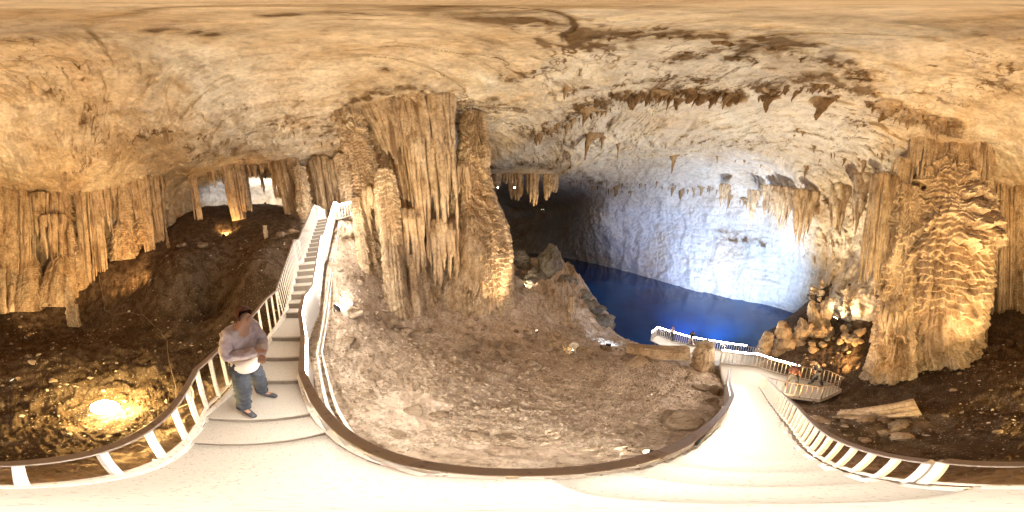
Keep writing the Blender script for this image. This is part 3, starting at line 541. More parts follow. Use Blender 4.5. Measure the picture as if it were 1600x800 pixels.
for px, py, l, f, lab in [(921, 210, 38, 1.3, 'largest fat stalactite hanging over the lake'), (966, 225, 24, .7, 'stalactite hanging between the fat one and the lone blade'), (942, 218, 16, .8, 'short stalactite beside the fat hanging one'), (1053, 244, 26, .9, 'lone leaf shaped stalactite in the middle of the pale roof'),
                          (915, 172, 20, 1.4, 'broad pointed stalactite on the slanting ledge'), (1290, 158, 26, .9, 'long pointed stalactite at the end of the broken ledge'), (1205, 150, 24, 1.1, 'wide pointed stalactite on the broken ledge'), (885, 138, 18, .9, 'single brown stalactite above the slanting ledge'),
                          (1140, 300, 34, .6, 'dark spear of stone over the white lake wall'), (1260, 262, 20, .9, 'amber stalactite on the open roof right of the lake'), (258, 200, 22, .6, 'lone stalactite on the wide warm roof far left'), (1350, 255, 30, .7, 'slanting amber stalactite left of the tower top')]:
    stalactite(px, py, l, lab, 'single stalactites', f, shapes=[protos[k] for k in (0, 1, 3, 4, 7)])

# ------------------------------------------------------------------ rocks
def rock_mesh(seed, flat=.7, mat=None, n=3, ridge=.22):
    bm = bmesh.new(); bmesh.ops.create_icosphere(bm, subdivisions=n, radius=1)
    V = np.array([v.co for v in bm.verts]); rs = np.random.RandomState(seed)
    d = np.ones(len(V))
    for k in range(9):                   # plane cuts give flat broken faces
        nn = rs.randn(3); nn /= np.linalg.norm(nn); o = rs.uniform(.5, .85); q = V @ nn; d = np.minimum(d, np.where(q > .05, o / np.maximum(q, .05), 9))
    d = np.clip(d, .35, 1) + ridge * fbm(V[:, 0] * 1.8 + seed, V[:, 1] * 1.8, V[:, 2] * 1.8, 4)
    for v, k in zip(bm.verts, d): v.co = v.co * k; v.co.z *= flat
    for f in bm.faces: f.smooth = True
    me = bpy.data.meshes.new('rock_shape'); bm.to_mesh(me); bm.free(); me.materials.append(mat or M['rock'])
    try: me.set_sharp_from_angle(angle=math.radians(32))
    except Exception: pass
    return me
RK = [rock_mesh(i, .7) for i in range(8)]; RA = [rock_mesh(40 + i, 1.1, M['flow'], 4, .34) for i in range(5)]; RG = [rock_mesh(20 + i, .95, M['greyrock'], 4, .36) for i in range(6)]
def rock(x, y, s, label, group, shapes=RK, name='rock', sink=.25, sq=None, z=None):
    o = link(name, random.choice(shapes), label=label, cat='rock' if name == 'rock' else 'boulder', group=group)
    z = gz1(x, y) if z is None else z
    o.location = (x, y, z + s * .7 * (1 - sink) - s * .35); o.rotation_euler = (random.uniform(-.4, .4), random.uniform(-.4, .4), random.uniform(0, 6))
    o.scale = sq or (s * random.uniform(.8, 1.3), s * random.uniform(.8, 1.2), s * random.uniform(.6, 1)); return o
def field(n, pxr, pyr, z, lo, hi, label, group, shapes=RK, d=None):
    for i in range(n):
        px = random.uniform(*pxr); py = random.uniform(*pyr)
        p = on_z(px, py, z) if d is None else on_d(px, py, d)
        s = lo * (hi / lo) ** (random.random() ** 1.7)
        rock(p.x, p.y, s, label, group, shapes)
field(62, (560, 830), (480, 570), -3.9, .06, .36, 'brown rubble rock at the foot of the giant column', 'rubble below the giant column')
field(20, (540, 600), (430, 520), -2.9, .06, .25, 'soil coloured rock between the stairs and giant column', 'rocks between stairs and giant column')
field(58, (540, 1080), (560, 700), -3.9, .03, .13, 'pale flat stone lying on the trampled soil slope', 'pale stones on the soil slope')
field(30, (820, 980), (525, 580), -5.8, .07, .34, 'rock on the dark slope above the lake lamps', 'rocks above the lake lamps')
field(30, (1260, 1420), (650, 702), -5.2, .07, .26, 'pale slab like stone in the litter below the fallen column', 'stones below the fallen column')
field(26, (10, 130), (490, 600), -3.6, .07, .26, 'dark rock on the shadowed left floor', 'rocks on the shadowed left floor')
field(20, (1440, 1600), (560, 700), -4.6, .04, .16, 'small stone on the dark floor behind the walkway', 'stones on the dark floor')
field(12, (420, 480), (330, 400), 0, .12, .4, 'rounded brown rock on the slope left of the stairs', 'rocks left of the stairs', RK, 10)
field(12, (250, 420), (360, 400), 0, .15, .5, 'brown rock around the small lit hollow', 'rocks around the lit hollow', RK, 13)
field(16, (520, 550), (320, 420), 0, .1, .35, 'rock piled right beside the top flight of stairs', 'rocks beside the top flight', RK, 9)
GB = 'boulders heaped between passage and lake'
for px, py, d, s, lab in [(862, 405, 15.5, 1.0, 'tall pointed grey boulder crowning the heap'), (838, 430, 15, .9, 'grey boulder left of the pointed one'), (812, 405, 17, .7, 'flat topped boulder at the passage mouth'), (885, 440, 15.5, .9, 'grey boulder right of the pointed one'), (905, 460, 15.5, .9, 'rounded boulder sloping to the lake'), (925, 480, 15.5, .85, 'dark boulder second from the water'),
                          (945, 505, 15.5, .8, 'dark boulder nearest the water'), (850, 465, 14, .7, 'cracked grey boulder above the middle lamp'), (830, 455, 14, .6, 'small boulder beside the upper lamp'), (905, 500, 13.5, .8, 'boulder beside the ridged stalagmite'), (870, 440, 15, .75, 'boulder in the centre of the heap'), (915, 520, 13.5, .7, 'low boulder below the ridged stalagmite'), (840, 490, 12.5, .6, 'brown boulder left of the middle lamp'), (815, 470, 13, .5, 'small brown boulder at the left foot of the heap')]:
    p = on_d(px, py, d); o = rock(p.x, p.y, s * 1.55, lab, GB, RG, 'boulder', z=p.z - .5)
    if px == 862: o.scale = (1.3, 1.2, 2.3); o.rotation_euler = (.15, -.15, 1)
for i in range(34):
    px = random.uniform(800, 950); py = 400 + (px - 800) * .55 + random.uniform(0, 90); p = on_d(px, py, 16.5 - (py - 400) / 150 * 4.5)
    rock(p.x, p.y, random.uniform(.3, .95), 'jagged grey rock filling the heap above the lake', 'smaller rocks of the heap above the lake', RG, 'boulder', z=p.z + .2)
GS = 'boulders on the spotlit right bank'
for i in range(70):
    px = random.uniform(1262, 1358); py = random.uniform(440, 585); d = 16.5 - (py - 440) / 145 * 6.3 + random.uniform(-.5, .3)
    p = on_d(px, py, d); rock(p.x, p.y, random.uniform(.16, .5), 'craggy boulder heaped on the spotlit right bank', GS, (RG, RA, RA)[i % 3], 'boulder', z=p.z - .15)
GW = 'boulders beside the descending walkway'
for px, py, z, s, lab in [(1062, 655, -4.2, .36, 'big flat pale boulder lying near the descending walkway'), (1095, 600, -5.0, .36, 'brown boulder below the broken stump'), (1122, 598, -5.0, .4, 'pale upright boulder touching the descending walkway'), (1112, 625, -4.6, .22, 'small pale rock between boulder and walkway'), (1078, 588, -5.4, .25, 'rock under the broken stump'), (540, 535, -2.6, .28, 'brown rock just right of the side pipes'), (610, 505, -3.3, .4, 'pointed brown rock left of the rubble'), (740, 535, -4.0, .3, 'square topped rock in the middle of the rubble'), (800, 540, -4.5, .4, 'knobbly rock at the right end of the rubble'), (652, 655, -3.4, .13, 'white flat stone on the open soil'), (690, 660, -3.4, .14, 'larger white stone on the open soil'), (575, 622, -3.2, .12, 'pale stone near the side pipes')]:
    p = on_z(px, py, z); rock(p.x, p.y, s, lab, GW if px > 1000 else 'larger rocks on the soil slope', RK, 'boulder')
# loose gravel: nobody could count it
bmg = bmesh.new(); rs = np.random.RandomState(3); pts = []
while len(pts) < 20000:
    a = rs.uniform(-PI, PI); r = .9 + 12 * rs.rand() ** 1.3; x, y = r * math.sin(a), r * math.cos(a)
    if -1.1 < y < .5 and -3 < x < 6: continue
    if y > np.interp(x, [-10, -2.6, 0], [4.6, -.3, -.3]) or rs.rand() < .08: pts.append((x, y))
pts = np.array(pts); zz = ground_z(pts[:, 0], pts[:, 1]); keep = noise(pts[:, 0] * .8, pts[:, 1] * .8, 0 * pts[:, 0]) > -.2
gv, gf = [], []
oct_v = np.array([(1, 0, 0), (-.9, .2, 0), (.1, 1, .1), (0, -1, -.1), (.1, .1, .8), (0, 0, -.8)]); oct_f = np.array([(0, 2, 4), (2, 1, 4), (1, 3, 4), (3, 0, 4), (2, 0, 5), (1, 2, 5), (3, 1, 5), (0, 3, 5)])
for (x, y), z, k in zip(pts, zz, keep):
    if not k: continue
    s = .008 + .06 * rs.rand() ** 4 + .0028 * math.hypot(x, y); an = rs.uniform(0, 6); c_, s_ = math.cos(an), math.sin(an)
    v = oct_v * s * rs.uniform(.6, 1.4, 3) + rs.randn(6, 3) * s * .12; v = np.stack([v[:, 0] * c_ - v[:, 1] * s_, v[:, 0] * s_ + v[:, 1] * c_, v[:, 2] * .7], 1)
    gf += [tuple(f + len(gv)) for f in oct_f]; gv += [tuple(q) for q in v + (x, y, z + s * .2)]
me = bpy.data.meshes.new('gravel'); me.from_pydata(gv, [], gf); me.materials.append(rock_mat('pale_gravel', (.38, .31, .24), (.5, .42, .33), (.62, .54, .44), (.1, .07, .04), 3, .4)); link('gravel', me, kind='stuff', label='loose pale gravel scattered over the cave soil', cat='gravel')

# fallen stalactite pieces
def fallen(name, label, a, b, r0, r1, seed, ell=.6, rib=.09, ribf=6, roll=0, nz=220, mat=None):
    a, b = Vector(a), Vector(b); d = b - a; h = d.length
    me = flow_mesh(name, [(0, r0), (.05, r0), (.95, r1), (1, r1)], h, ell=ell, nth=200, nz=nz, rib=rib, ribf=ribf, seed=seed, lump=.06, mat=mat)
    o = link(name, me, label=label, cat='fallen rock'); o.rotation_mode = 'QUATERNION'
    o.rotation_quaternion = d.to_track_quat('Z', 'Y') @ Matrix.Rotation(roll, 3, 'Z').to_quaternion(); o.location = a; return o
fallen('fallen_stalactite', 'long layered pale stalactite lying on rubble before the lake', on_z(978, 545, -5.7), on_z(1076, 552, -5.75), .32, .42, 201, .7, .10, 7)
fallen('broken_slab', 'cracked brown slab leaning under the layered fallen stalactite', on_z(960, 590, -5.1), on_z(1003, 560, -5.8), .28, .34, 203, .35, .06, 5)
fallen('fallen_column', 'broad fluted fallen column lying on the dark slope', on_z(1308, 655, -5.35), on_z(1440, 648, -4.9), .3, .62, 205, .55, .26, 3.0, .9)
place_flow(1093, 535, 582, 7.6, 36, 30, None, 'broken_stump', label='thick broken red brown stump behind the descending walkway', cat='stump', extra=(.4, 0), seed=207, mids=[(.3, 34), (.8, 30), (.95, 22)], nth=220, nz=220, rib=.07, ribf=2, lump=.32, tier=.5, tamp=.07)
fallen('ribbed_fragment', 'small ribbed shell like fragment half buried in soil', on_z(735, 668, -3.45), on_z(768, 650, -3.5), .10, .13, 209, .5, .05, 22, .4, 120)

# ------------------------------------------------------------------ stairs and railings
RAILH = .95
def lerp(a, b, t): return tuple(a[i] + (b[i] - a[i]) * t for i in range(len(a)))
up = [((.1, -.80), (.1, .18), -2.70), ((-1.15, -.86), (-1.25, .22), -2.55), ((-1.6, -.86), (-1.58, .22), -2.40), ((-2.5, -.56), (-2.27, .30), -2.25), ((-3.02, -.25), (-2.78, .52), -2.10), ((-3.6, .05), (-3.28, .80), -1.95)]
a0, b0 = (-4.55, .58), (-4.1, 1.35); a1, b1 = (-6.2, 1.62), (-5.65, 2.42)
for k in range(7): t = k / 6.6; up.append((lerp(a0, a1, t), lerp(b0, b1, t), -1.75 + .2 * k))
a2_, b2_ = (-6.75, 2.0), (-6.2, 2.8); a3, b3 = (-9.0, 3.85), (-8.4, 4.7)
for k in range(11): t = k / 10.6; up.append((lerp(a2_, a3, t), lerp(b2_, b3, t), -.35 + .2 * k))
up.append(((-10.4, 5.1), (-9.5, 6.0), 1.65))
def flight(name, label, st_, parent_mat=M['deck']):
    t = thing(name, label, 'stairs')
    for (l, r, z), (l2, r2, _), prev in zip(st_, st_[1:], [None] + [s[2] for s in st_]):
        mb = MB(); q = [Vector((*p, 0)) for p in (l, r, r2, l2)]
        n = ((q[0] + q[1]) - (q[2] + q[3])).normalized() * .03     # nosing laps the riser
        mb.prism([((q[0] + n).x, (q[0] + n).y), ((q[1] + n).x, (q[1] + n).y), (q[2].x, q[2].y), (q[3].x, q[3].y)], z - .035, z)
        s_ = mb.build('step', parent_mat, t)
        if prev is not None and z > prev:
            m2 = MB(); m2.bar((l[0], l[1], (z + prev) / 2 - .02), (r[0], r[1], (z + prev) / 2 - .02), .012, z - prev - .03); m2.build('riser', M['riser'], s_)
    for side in (0, 1):
        mb = MB()
        for A, B in zip(st_, st_[1:]):
            a, b = A[side], B[side]; mb.bar((a[0], a[1], A[2] - .06), (b[0], b[1], (B[2] if B is not st_[-1] else A[2]) - .06), .05, .16)
        mb.build('stringer', M['paint'], t)
    return t
flight('staircase', 'dusty white steel stairs climbing towards the lit top landing', up)
dn = []
ND = 20
for k in range(ND + 1):
    x = .1 + 6.3 * k / ND; yl = np.interp(x, [0, 1.5, 2.4, 4.3, 6.4], [-.78, -.80, -.86, -.72, -.50]); yr = np.interp(x, [0, 1.8, 2.8, 4.6, 6.4], [.17, .12, .14, .45, .72])
    dn.append(((x, float(yl)), (x, float(yr)), -2.7 - .19 * (k + 1)))
dn_r = [(s[0], s[1], dn[i - 1][2] if i else -2.89) for i, s in enumerate(dn)]
t = thing('descending_staircase', 'overexposed white steel stairs going down to the lake platforms', 'stairs')
for i in range(ND):
    (l, r, z), (l2, r2, _) = dn[i], dn[i + 1]; mb = MB(); mb.prism([(l[0], l[1]), (r[0], r[1]), (r2[0] + .03, r2[1]), (l2[0] + .03, l2[1])], z - .035, z); s_ = mb.build('step', M['deck'], t)
    m2 = MB(); m2.bar((l[0], l[1], z + .078), (r[0], r[1], z + .078), .012, .15); m2.build('riser', M['riser'], s_)
for side in (0, 1):
    mb = MB(); mb.bar((*dn[0][side], -2.85), (*dn[ND // 2][side], dn[ND // 2][2] + .02), .05, .18); mb.bar((*dn[ND // 2][side], dn[ND // 2][2] + .02), (*dn[ND][side], dn[ND][2] + .05), .05, .18); mb.build('stringer', M['paint'], t)

def railing(label, pts, gap=.16, h=RAILH, lean=0.0, led=None, panel=False, topw=.055, group='railings of the cave walkway', name='railing', post=.028, dark=False):
    """pts: (x, y, z) of the deck edge; handrail above it on upright posts"""
    t = thing(name, label, 'railing', group=group)
    P = [Vector(p) for p in pts]
    tops = []
    for i, p in enumerate(P):
        q = P[min(i + 1, len(P) - 1)] - P[max(i - 1, 0)]; sl = q.z / max(.01, math.hypot(q.x, q.y)); f = Vector((q.x, q.y, 0)).normalized()
        tops.append(p + Vector((0, 0, h)) - f * lean * sl)
    mt, mbm = MB(), MB()
    for a, b in zip(tops, tops[1:]): mt.bar(a, b, topw, .035, .006)
    mt.build('handrail', M['rail'] , t)
    for a, b in zip(P, P[1:]): mbm.bar(a + Vector((0, 0, .07)), b + Vector((0, 0, .07)), .035, .035)
    mbm.build('bottom_rail', M['paint'], t); PL = []
    for a, b, ta, tb in zip(P, P[1:], tops, tops[1:]):
        n = max(1, round((b - a).length / gap))
        for k in range(n):
            if post >= .04: mbm2 = a.lerp(b, k / n); PL.append(mbm2)
            u = k / n; q0 = a.lerp(b, u); q1 = ta.lerp(tb, u); w = .045 if k == 0 else post
            m3 = MB(); m3.bar(q0 + Vector((0, 0, -.05)), q1 + Vector((0, 0, -.018)), w, w); m3.build('post', M['rail'] if dark else M['paint'], t)
    if PL:
        mq = MB()
        for q in PL:
            mq.box(q + Vector((0, 0, .008)), (.10, .10, .012))
            for dx, dy in ((.035, .035), (-.035, -.035), (.035, -.035), (-.035, .035)): mq.box(q + Vector((dx, dy, .02)), (.014, .014, .016))
        mq.build('base_plates', M['riser'], t)['kind'] = 'stuff'
    if panel:
        for i, (a, b, ta, tb) in enumerate(zip(P, P[1:], tops, tops[1:])):
            d = (b - a).normalized(); nrm = Vector((-d.y, d.x, 0)).normalized() * (panel)
            m4 = MB(); bm = m4.bm
            vs = [a + nrm + Vector((0, 0, .1)), b + nrm + Vector((0, 0, .1)), tb + nrm * .9 - Vector((0, 0, .06)), ta + nrm * .9 - Vector((0, 0, .06))]
            f_ = [bm.verts.new(v) for v in vs] + [bm.verts.new(v + nrm.normalized() * .004) for v in vs]
            for q in ((0, 1, 2, 3), (7, 6, 5, 4), (0, 4, 5, 1), (1, 5, 6, 2), (2, 6, 7, 3), (3, 7, 4, 0)): bm.faces.new([f_[j] for j in q])
            m4.build('side_panel', M['panel'], t)
    return t, tops
def led_strip(pts, label, w=.03, off=(0, 0, -.04), name='light_strip', mat=None):
    mb = MB()
    P = [Vector(p) + Vector(off) for p in pts]
    for a, b in zip(P, P[1:]): mb.bar(a, b, w, w)
    return mb.build(name, mat or M['led'], label=label, cat='light strip', group='glowing strips on the handrails')
def edge(st_, side, zs=None): return [(*s[side], s[2]) for s in st_]
# left rail, climbing side
L1 = [(.30, -.83, -2.82), (-1.15, -.88, -2.6), (-1.75, -.88, -2.4), (-2.3, -.72, -2.35), (-3.0, -.3, -2.15), (-3.7, .08, -1.97), (-4.55, .54, -1.95)]
L2 = [(-4.55, .54, -1.9), (-6.2, 1.58, -.55), (-6.75, 1.96, -.5), (-9.0, 3.8, 1.65), (-9.35, 4.15, 1.65), (-10.4, 5.1, 1.65)]
railing('white railing along the outer left side of the landing', L1, .36, post=.045, topw=.07)
railing('white railing climbing the left side of the stairs', L2, .15, lean=.3, topw=.04)
# right rail past the camera
R0 = [(1.3, .16, -3.4), (.6, .18, -3.0), (-.3, .2, -2.72), (-1.25, .24, -2.6), (-1.62, .26, -2.45)]
R1 = [(-1.62, .26, -2.45), (-2.3, .5, -2.3), (-2.8, .62, -2.1), (-3.3, .86, -1.95), (-4.1, 1.4, -1.9)]
R2_ = [(-4.1, 1.4, -1.9), (-5.65, 2.46, -.55), (-6.2, 2.85, -.5), (-8.4, 4.75, 1.65), (-9.0, 5.4, 1.65)]
_, T0 = railing('brown topped railing passing right beneath the viewer', R0, .3, topw=.085, post=.04)
_, T1 = railing('brown topped railing with white side panels beside the landing', R1, .25, topw=.075, panel=-.03)
_, T2 = railing('panelled railing climbing the right side of the stairs', R2_, .2, topw=.05, lean=.2)
led_strip(T0, 'glowing strip under the brown handrail beneath the viewer', off=(0, -.005, -.034), w=.03, mat=M['ledhi'])
led_strip(T1, 'glowing strip under the panelled landing handrail', off=(.015, .04, -.05), w=.03, mat=M['ledhi'])
led_strip(T2, 'glowing strip along the stair handrail right side', off=(.03, .07, -.03), w=.04, mat=M['ledhi'])
# pipes outside the panelled rail
for k, (o1, r_, lab) in enumerate([(.16, .022, 'white pipe running right beside the side panels'), (.26, .018, 'outer thin white pipe beside the side panels')]):
    mb = MB(); mb.tube([(-.3, .21 - o1 * .3, -2.6), (-1.0, .22 + o1 * .5, -2.5), (-1.6, .26 + o1, -2.4), (-2.9, .68 + o1, -2.25), (-4.15, 1.42 + o1, -2.05), (-6.25, 2.9 + o1, -.75), (-8.4, 4.8 + o1, 1.3)], r_); mb.build('pipe', M['paint'], label=lab, cat='pipe')
# top walkway turning behind the giant column
mb = MB(); tw_pts = [(-9.0, 5.4, 1.65), (-8.9, 6.6, 1.9), (-9.2, 8.0, 1.75), (-8.8, 9.4, 2.0), (-8.6, 10.6, 2.1)]
wk = thing('top_walkway', 'far walkway crossing behind the giant column, lined with lamps', 'walkway')
for a, b in zip(tw_pts, tw_pts[1:]): mb.bar(a, b, 1.1, .05)
mb.build('deck', M['deck'], wk)
_, T3 = railing('lit railing on the far walkway behind the stairs top', tw_pts, .2)
led_strip(T3, 'zigzag of blazing white lamps on the far walkway', w=.09, off=(.03, .0, 0))
# descending rails
DL = [(.36, -.835, -2.92), (1.2, -.85, -3.45), (2.4, -.92, -4.15), (3.3, -.85, -4.65), (4.3, -.76, -5.25), (5.4, -.66, -5.9), (6.3, -.55, -6.45)]
DR = [(1.3, .16, -3.4), (2.3, .14, -4.05), (2.9, .16, -4.4), (3.8, .36, -4.95), (4.7, .52, -5.5), (6.1, .72, -6.35)]
railing('white railing on the outer right side of the descending stairs', DL, .19, topw=.06, post=.04)
_, T6 = railing('brown topped railing on the near left of the descending stairs', DR, .3, topw=.075, panel=.03)
led_strip(T6, 'glowing strip under the descending brown handrail', off=(0, -.01, -.034), w=.04, mat=M['ledhi'])
# lower platform
PZ = -6.6
plat = [(6.2, .8), (7.9, 1.5), (8.15, -.3), (7.25, -2.2), (6.65, -3.45), (5.9, -3.8), (5.4, -2.75), (5.7, -2.05), (6.2, -.55)]
pf = thing('lower_platform', 'bright lower platform with two visitors above the rubble', 'platform')
mb = MB(); mb.prism(plat, PZ - .06, PZ); mb.build('deck', M['deck'], pf)
mb = MB(); [mb.bar((*a, PZ - .12), (*b, PZ - .12), .06, .12) for a, b in zip(plat, plat[1:] + plat[:1])]; mb.build('beam', M['paint'], pf)
for a, b in [((5.5, -2.6, PZ - .1), (5.45, -2.6, PZ - 1.5)), ((5.5, -2.5, PZ - .1), (5.0, -3.6, PZ - 1.0)), ((5.95, -3.6, PZ - .1), (5.9, -3.65, PZ - 1.2)), ((6.1, -1, PZ - .1), (6.1, -1, PZ - 1.4))]:
    mb = MB(); mb.bar(a, b, .07, .07); mb.build('support_leg', M['rail'], pf)
z = PZ
_, T4 = railing('white railing round the far side of the lower platform', [(7.9, 1.5, z), (8.15, -.3, z), (7.25, -2.2, z), (6.65, -3.45, z), (5.9, -3.8, z)], .2)
railing('dark thin railing on the near side of the lower platform', [(6.25, -.6, z), (5.7, -2.05, z), (5.4, -2.75, z), (5.9, -3.8, z)], .2, topw=.035, post=.02, dark=True)
led_strip(T4[:3], 'blazing strip on the far rail of the lower platform', w=.05, off=(0, 0, .035), mat=M['ledhi'])
# ramp and far viewing platform
rp = thing('lower_ramp', 'overexposed ramp dropping from lower platform towards the lake', 'ramp')
mb = MB(); mb.bar((7.9, .9, PZ - .03), (11.4, 2.6, -9.45), 1.5, .05); mb.build('deck', M['deck'], rp)
VZ = -9.5
vp = thing('viewing_platform', 'long glowing viewing platform at the water edge', 'platform')
vpoly = [(10.9, 8.3), (12.1, 8.6), (12.6, 5.5), (13.2, 3.0), (13.5, .6), (13.3, -1.6), (12.0, -1.6), (11.6, 1.5), (11.0, 3.6)]
mb = MB(); mb.prism(vpoly, VZ - .06, VZ); mb.build('deck', M['deck'], vp)
for x, y in [(11.2, 8), (12.4, 5.5), (13, 3), (13.3, .7), (11.9, 1.2), (11.3, 4), (12.4, -1.4)]:
    mb = MB(); mb.bar((x, y, VZ - .06), (x, y, VZ - 2.6), .1, .1); mb.build('support_leg', M['rail'], vp)
_, T5 = railing('glowing white railing of the viewing platform over the lake', [(10.9, 8.3, VZ), (12.1, 8.6, VZ), (12.6, 5.5, VZ), (13.2, 3.0, VZ), (13.5, .6, VZ), (13.3, -1.6, VZ)], .2, post=.05)
led_strip(T5[:5], 'blazing strip along the viewing platform handrail', w=.07, off=(0, 0, .06))

# ------------------------------------------------------------------ floodlights
def floodlight(p, aim, power, col, label, size=.16, spot=None, glass=None, radius=.1, lift=.12, group='floodlights on the cave floor', blend=.6, body=True, at=None):
    p = Vector(p); t = thing('floodlight', label, 'floodlight', p, 0, group)
    d = (Vector(aim) - p).normalized(); R = d.to_track_quat('Z', 'Y').to_matrix(); c = Vector((0, 0, lift))
    mb = MB(); mb.box(c, (size * 1.3, size, size * .5), R, .01); mb.build('housing', M['lampbody'], t)
    mb = MB(); mb.box(c + d * size * .27, (size * 1.15, size * .85, .012), R); mb.build('glass', glass or M['lampglass'], t)
    mb = MB(); mb.bar((0, -size * .6, 0), (0, size * .6, 0), .03, .01); mb.bar((0, -size * .6, 0), (0, -size * .6, lift), .01, .03); mb.bar((0, size * .6, 0), (0, size * .6, lift), .01, .03); mb.build('bracket', M['lampbody'], t)
    ld = bpy.data.lights.new('flood_beam', 'SPOT' if spot else 'POINT'); ld.energy = power; ld.color = col; ld.shadow_soft_size = radius
    if spot: ld.spot_size = math.radians(spot); ld.spot_blend = blend
    lo = bpy.data.objects.new('flood_beam', ld); C.objects.link(lo)
    lo.parent = t; lo.location = c + d * (size * .6 + .05); lo.rotation_mode = 'QUATERNION'; lo.rotation_quaternion = (-d).to_track_quat('Z', 'Y')
    return t
def dome(t, r, z, strength):  # glowing dome added to stand in for the lamp's glare
    mb = MB(); mb.lathe([(r * math.cos(a), z + r * .6 * math.sin(a)) for a in [k * PI / 16 for k in range(9)]], 24); mb.build('glare_dome', plain('blazing_glare', (1, 1, 1), .3, emit=(1, .82, .42), strength=strength), t)
def on_ground(px, py, z): p = on_z(px, py, z); return Vector((p.x, p.y, gz1(p.x, p.y) + .02))
def on_ground_d(px, py, d): p = on_d(px, py, d); return Vector((p.x, p.y, gz1(p.x, p.y) + .02))
# near left lamp
big_lamp = floodlight(on_ground(165, 642, -3.45), (-1.4, -2.0, 6), 480, (1, .70, .26), 'blazing warm floodlight on the floor left of the landing', .2, None, radius=.1, lift=.2)
dome(big_lamp, .25, .17, 120)
[setattr(c, 'location', (0, 0, .48)) for c in big_lamp.children if c.type == 'LIGHT']
floodlight(on_ground_d(350, 370, 14.5), (-19, -1, 6), 700, AMBER, 'small warm floodlight in the rocky hollow up the left slope', .22, 140)
floodlight(on_d(1304, 500, 12.8), on_d(1340, 440, 15), 500, CREAM, 'floodlight buried in the spotlit rocks of the right bank', .26, 150, glass=M['lampglass'])
floodlight(on_d(820, 448, 13.4), on_d(860, 420, 15), 60, CREAM, 'upper lamp in the boulder heap before the dark passage', .18, 150, glass=M['lampglass'])
floodlight(on_d(865, 497, 11.8), on_d(880, 460, 14), 70, CREAM, 'middle lamp shining up the boulder heap', .16, 150, glass=M['lampglass'])
floodlight(on_ground(950, 545, -6.6), (12.5, 17.5, -12), 350, COOL, 'cool white lamp at the brow above the lake', .22, 100, glass=M['lampcool'])
floodlight(on_ground(896, 556, -5.6), (4, 12, -3), 25, WARM, 'warm lamp under the white horn shade', .12, 150)
# stair lamps, then unseen lamps under walkway and behind rocks, some added as fill
floodlight(on_ground(527, 480, -1.95), (-4.4, 6, -.5), 90, WHITE, 'white lamp glaring on the soil right beside the side pipes', .2, 150, glass=M['lampcool'])
floodlight((-9.1, 5.2, 2.55), (-6, 2, 2), 260, WHITE, 'starry white lamp at the top of the stairs', .22, None, glass=M['lampcool'], lift=0)
GU = 'floodlights clipped under the walkway edge'
def under(p, aim, power, col, label, spot, r=.12): floodlight(p, aim, power, col, label, .12, spot, radius=r, lift=0, group=GU, glass=M['lampdim'])  # unseen fill lights added to brighten roof, column and tower
floodlight(on_ground_d(238, 445, 11.0), (-8, -15, 4.5), 1500, AMBER, 'floodlight behind a rock grazing the ribbed back wall', .14, 130, radius=.15, glass=M['lampdim'])  # unseen lamp added so side light brings out the wall ribs
floodlight(on_ground_d(40, 520, 11.0), (-4, -16, 2), 700, (1, .68, .34), 'floodlight among the dark rocks below the ribbed wall', .14, 120, radius=.15, glass=M['lampdim'])  # unseen lamp added low down to light the wall
under((-.6, -.80, -3.0), (-3.2, -7, 9), 3800, WARM, 'floodlight under the deck edge aimed at the low left roof', 112)  # added to brighten the low roof
under((1.2, -.84, -3.75), (3.2, -8, 4.5), 380, (1, .72, .38), 'floodlight under the stairs edge aimed up at the tiered tower', 100)  # added to brighten the tower
under((2.2, .35, -4.4), (4.6, 4.8, 10), 15000, CREAM, 'floodlight under the stairs edge aimed at the roof over the slope', 118)  # added to brighten the central roof
floodlight(on_ground_d(838, 545, 7.4), on_d(690, 205, 8.5), 1900, (1, .74, .43), 'floodlight among the rubble grazing the giant column from its lake side', .14, 76, radius=.12, glass=M['lampdim'])  # unseen lamp added for relief on the column's flutes
under((1.0, .42, -3.7), on_d(665, 200, 8), 450, (1, .84, .6), 'floodlight under the deck edge aimed up at the giant column', 90)  # added as front fill on the column
under((-1.4, .36, -2.85), on_d(640, 190, 8.2), 2100, (1, .78, .48), 'floodlight under the landing edge raking up the giant column', 70)  # added for raking light up the column
under((5.4, -.7, -6.9), (9, -5, 6), 5500, AMBER, 'floodlight under the lower stairs aimed at the amber roof', 125)  # added to make the roof glow amber
floodlight(on_ground_d(20, 600, 5.2), on_d(1480, 370, 9), 1500, (1, .72, .38), 'floodlight on the dark floor raking across the tiered tower', .12, 90, radius=.12, glass=M['lampdim'])
floodlight(on_ground_d(1350, 590, 9.6), (13, -2.5, -4), 1000, AMBER, 'floodlight in the rubble behind the lower platform lighting the craggy bank', .16, 140, radius=.1, glass=M['lampdim'])  # unseen lamp added to turn the bank and stalagmites golden
floodlight(on_ground_d(350, 320, 22), (-26, -2, 9), 800, COOL, 'cool lamp lighting the chamber behind the left columns', .25, 160, radius=.3, glass=M['lampcool'])
floodlight(on_ground_d(415, 322, 22), (-26, 3, 10), 2600, (.95, .97, 1), 'cool lamp lighting the brightest opening', .25, 160, radius=.3, glass=M['lampcool'])
floodlight(on_d(848, 330, 25), on_d(835, 285, 28), 260, WARM, 'far warm lamp deep in the dark passage', .3, 100)
for px, py, lab in ((778, 293, 'left one of two distant white lamps in the dark passage'), (804, 293, 'right one of two distant white lamps in the dark passage')):
    floodlight(on_d(px, py, 24), (0, 0, 0), 12, WHITE, lab, .14, None, glass=M['lampcool'], lift=0)
floodlight((13.1, 4.0, -9.75), (30, 6, -1), 50000, COOL, 'strong cool floodlight under the viewing platform aimed at the lake wall', .3, 104, radius=.4, glass=M['lampcool'], lift=0, blend=1.0)
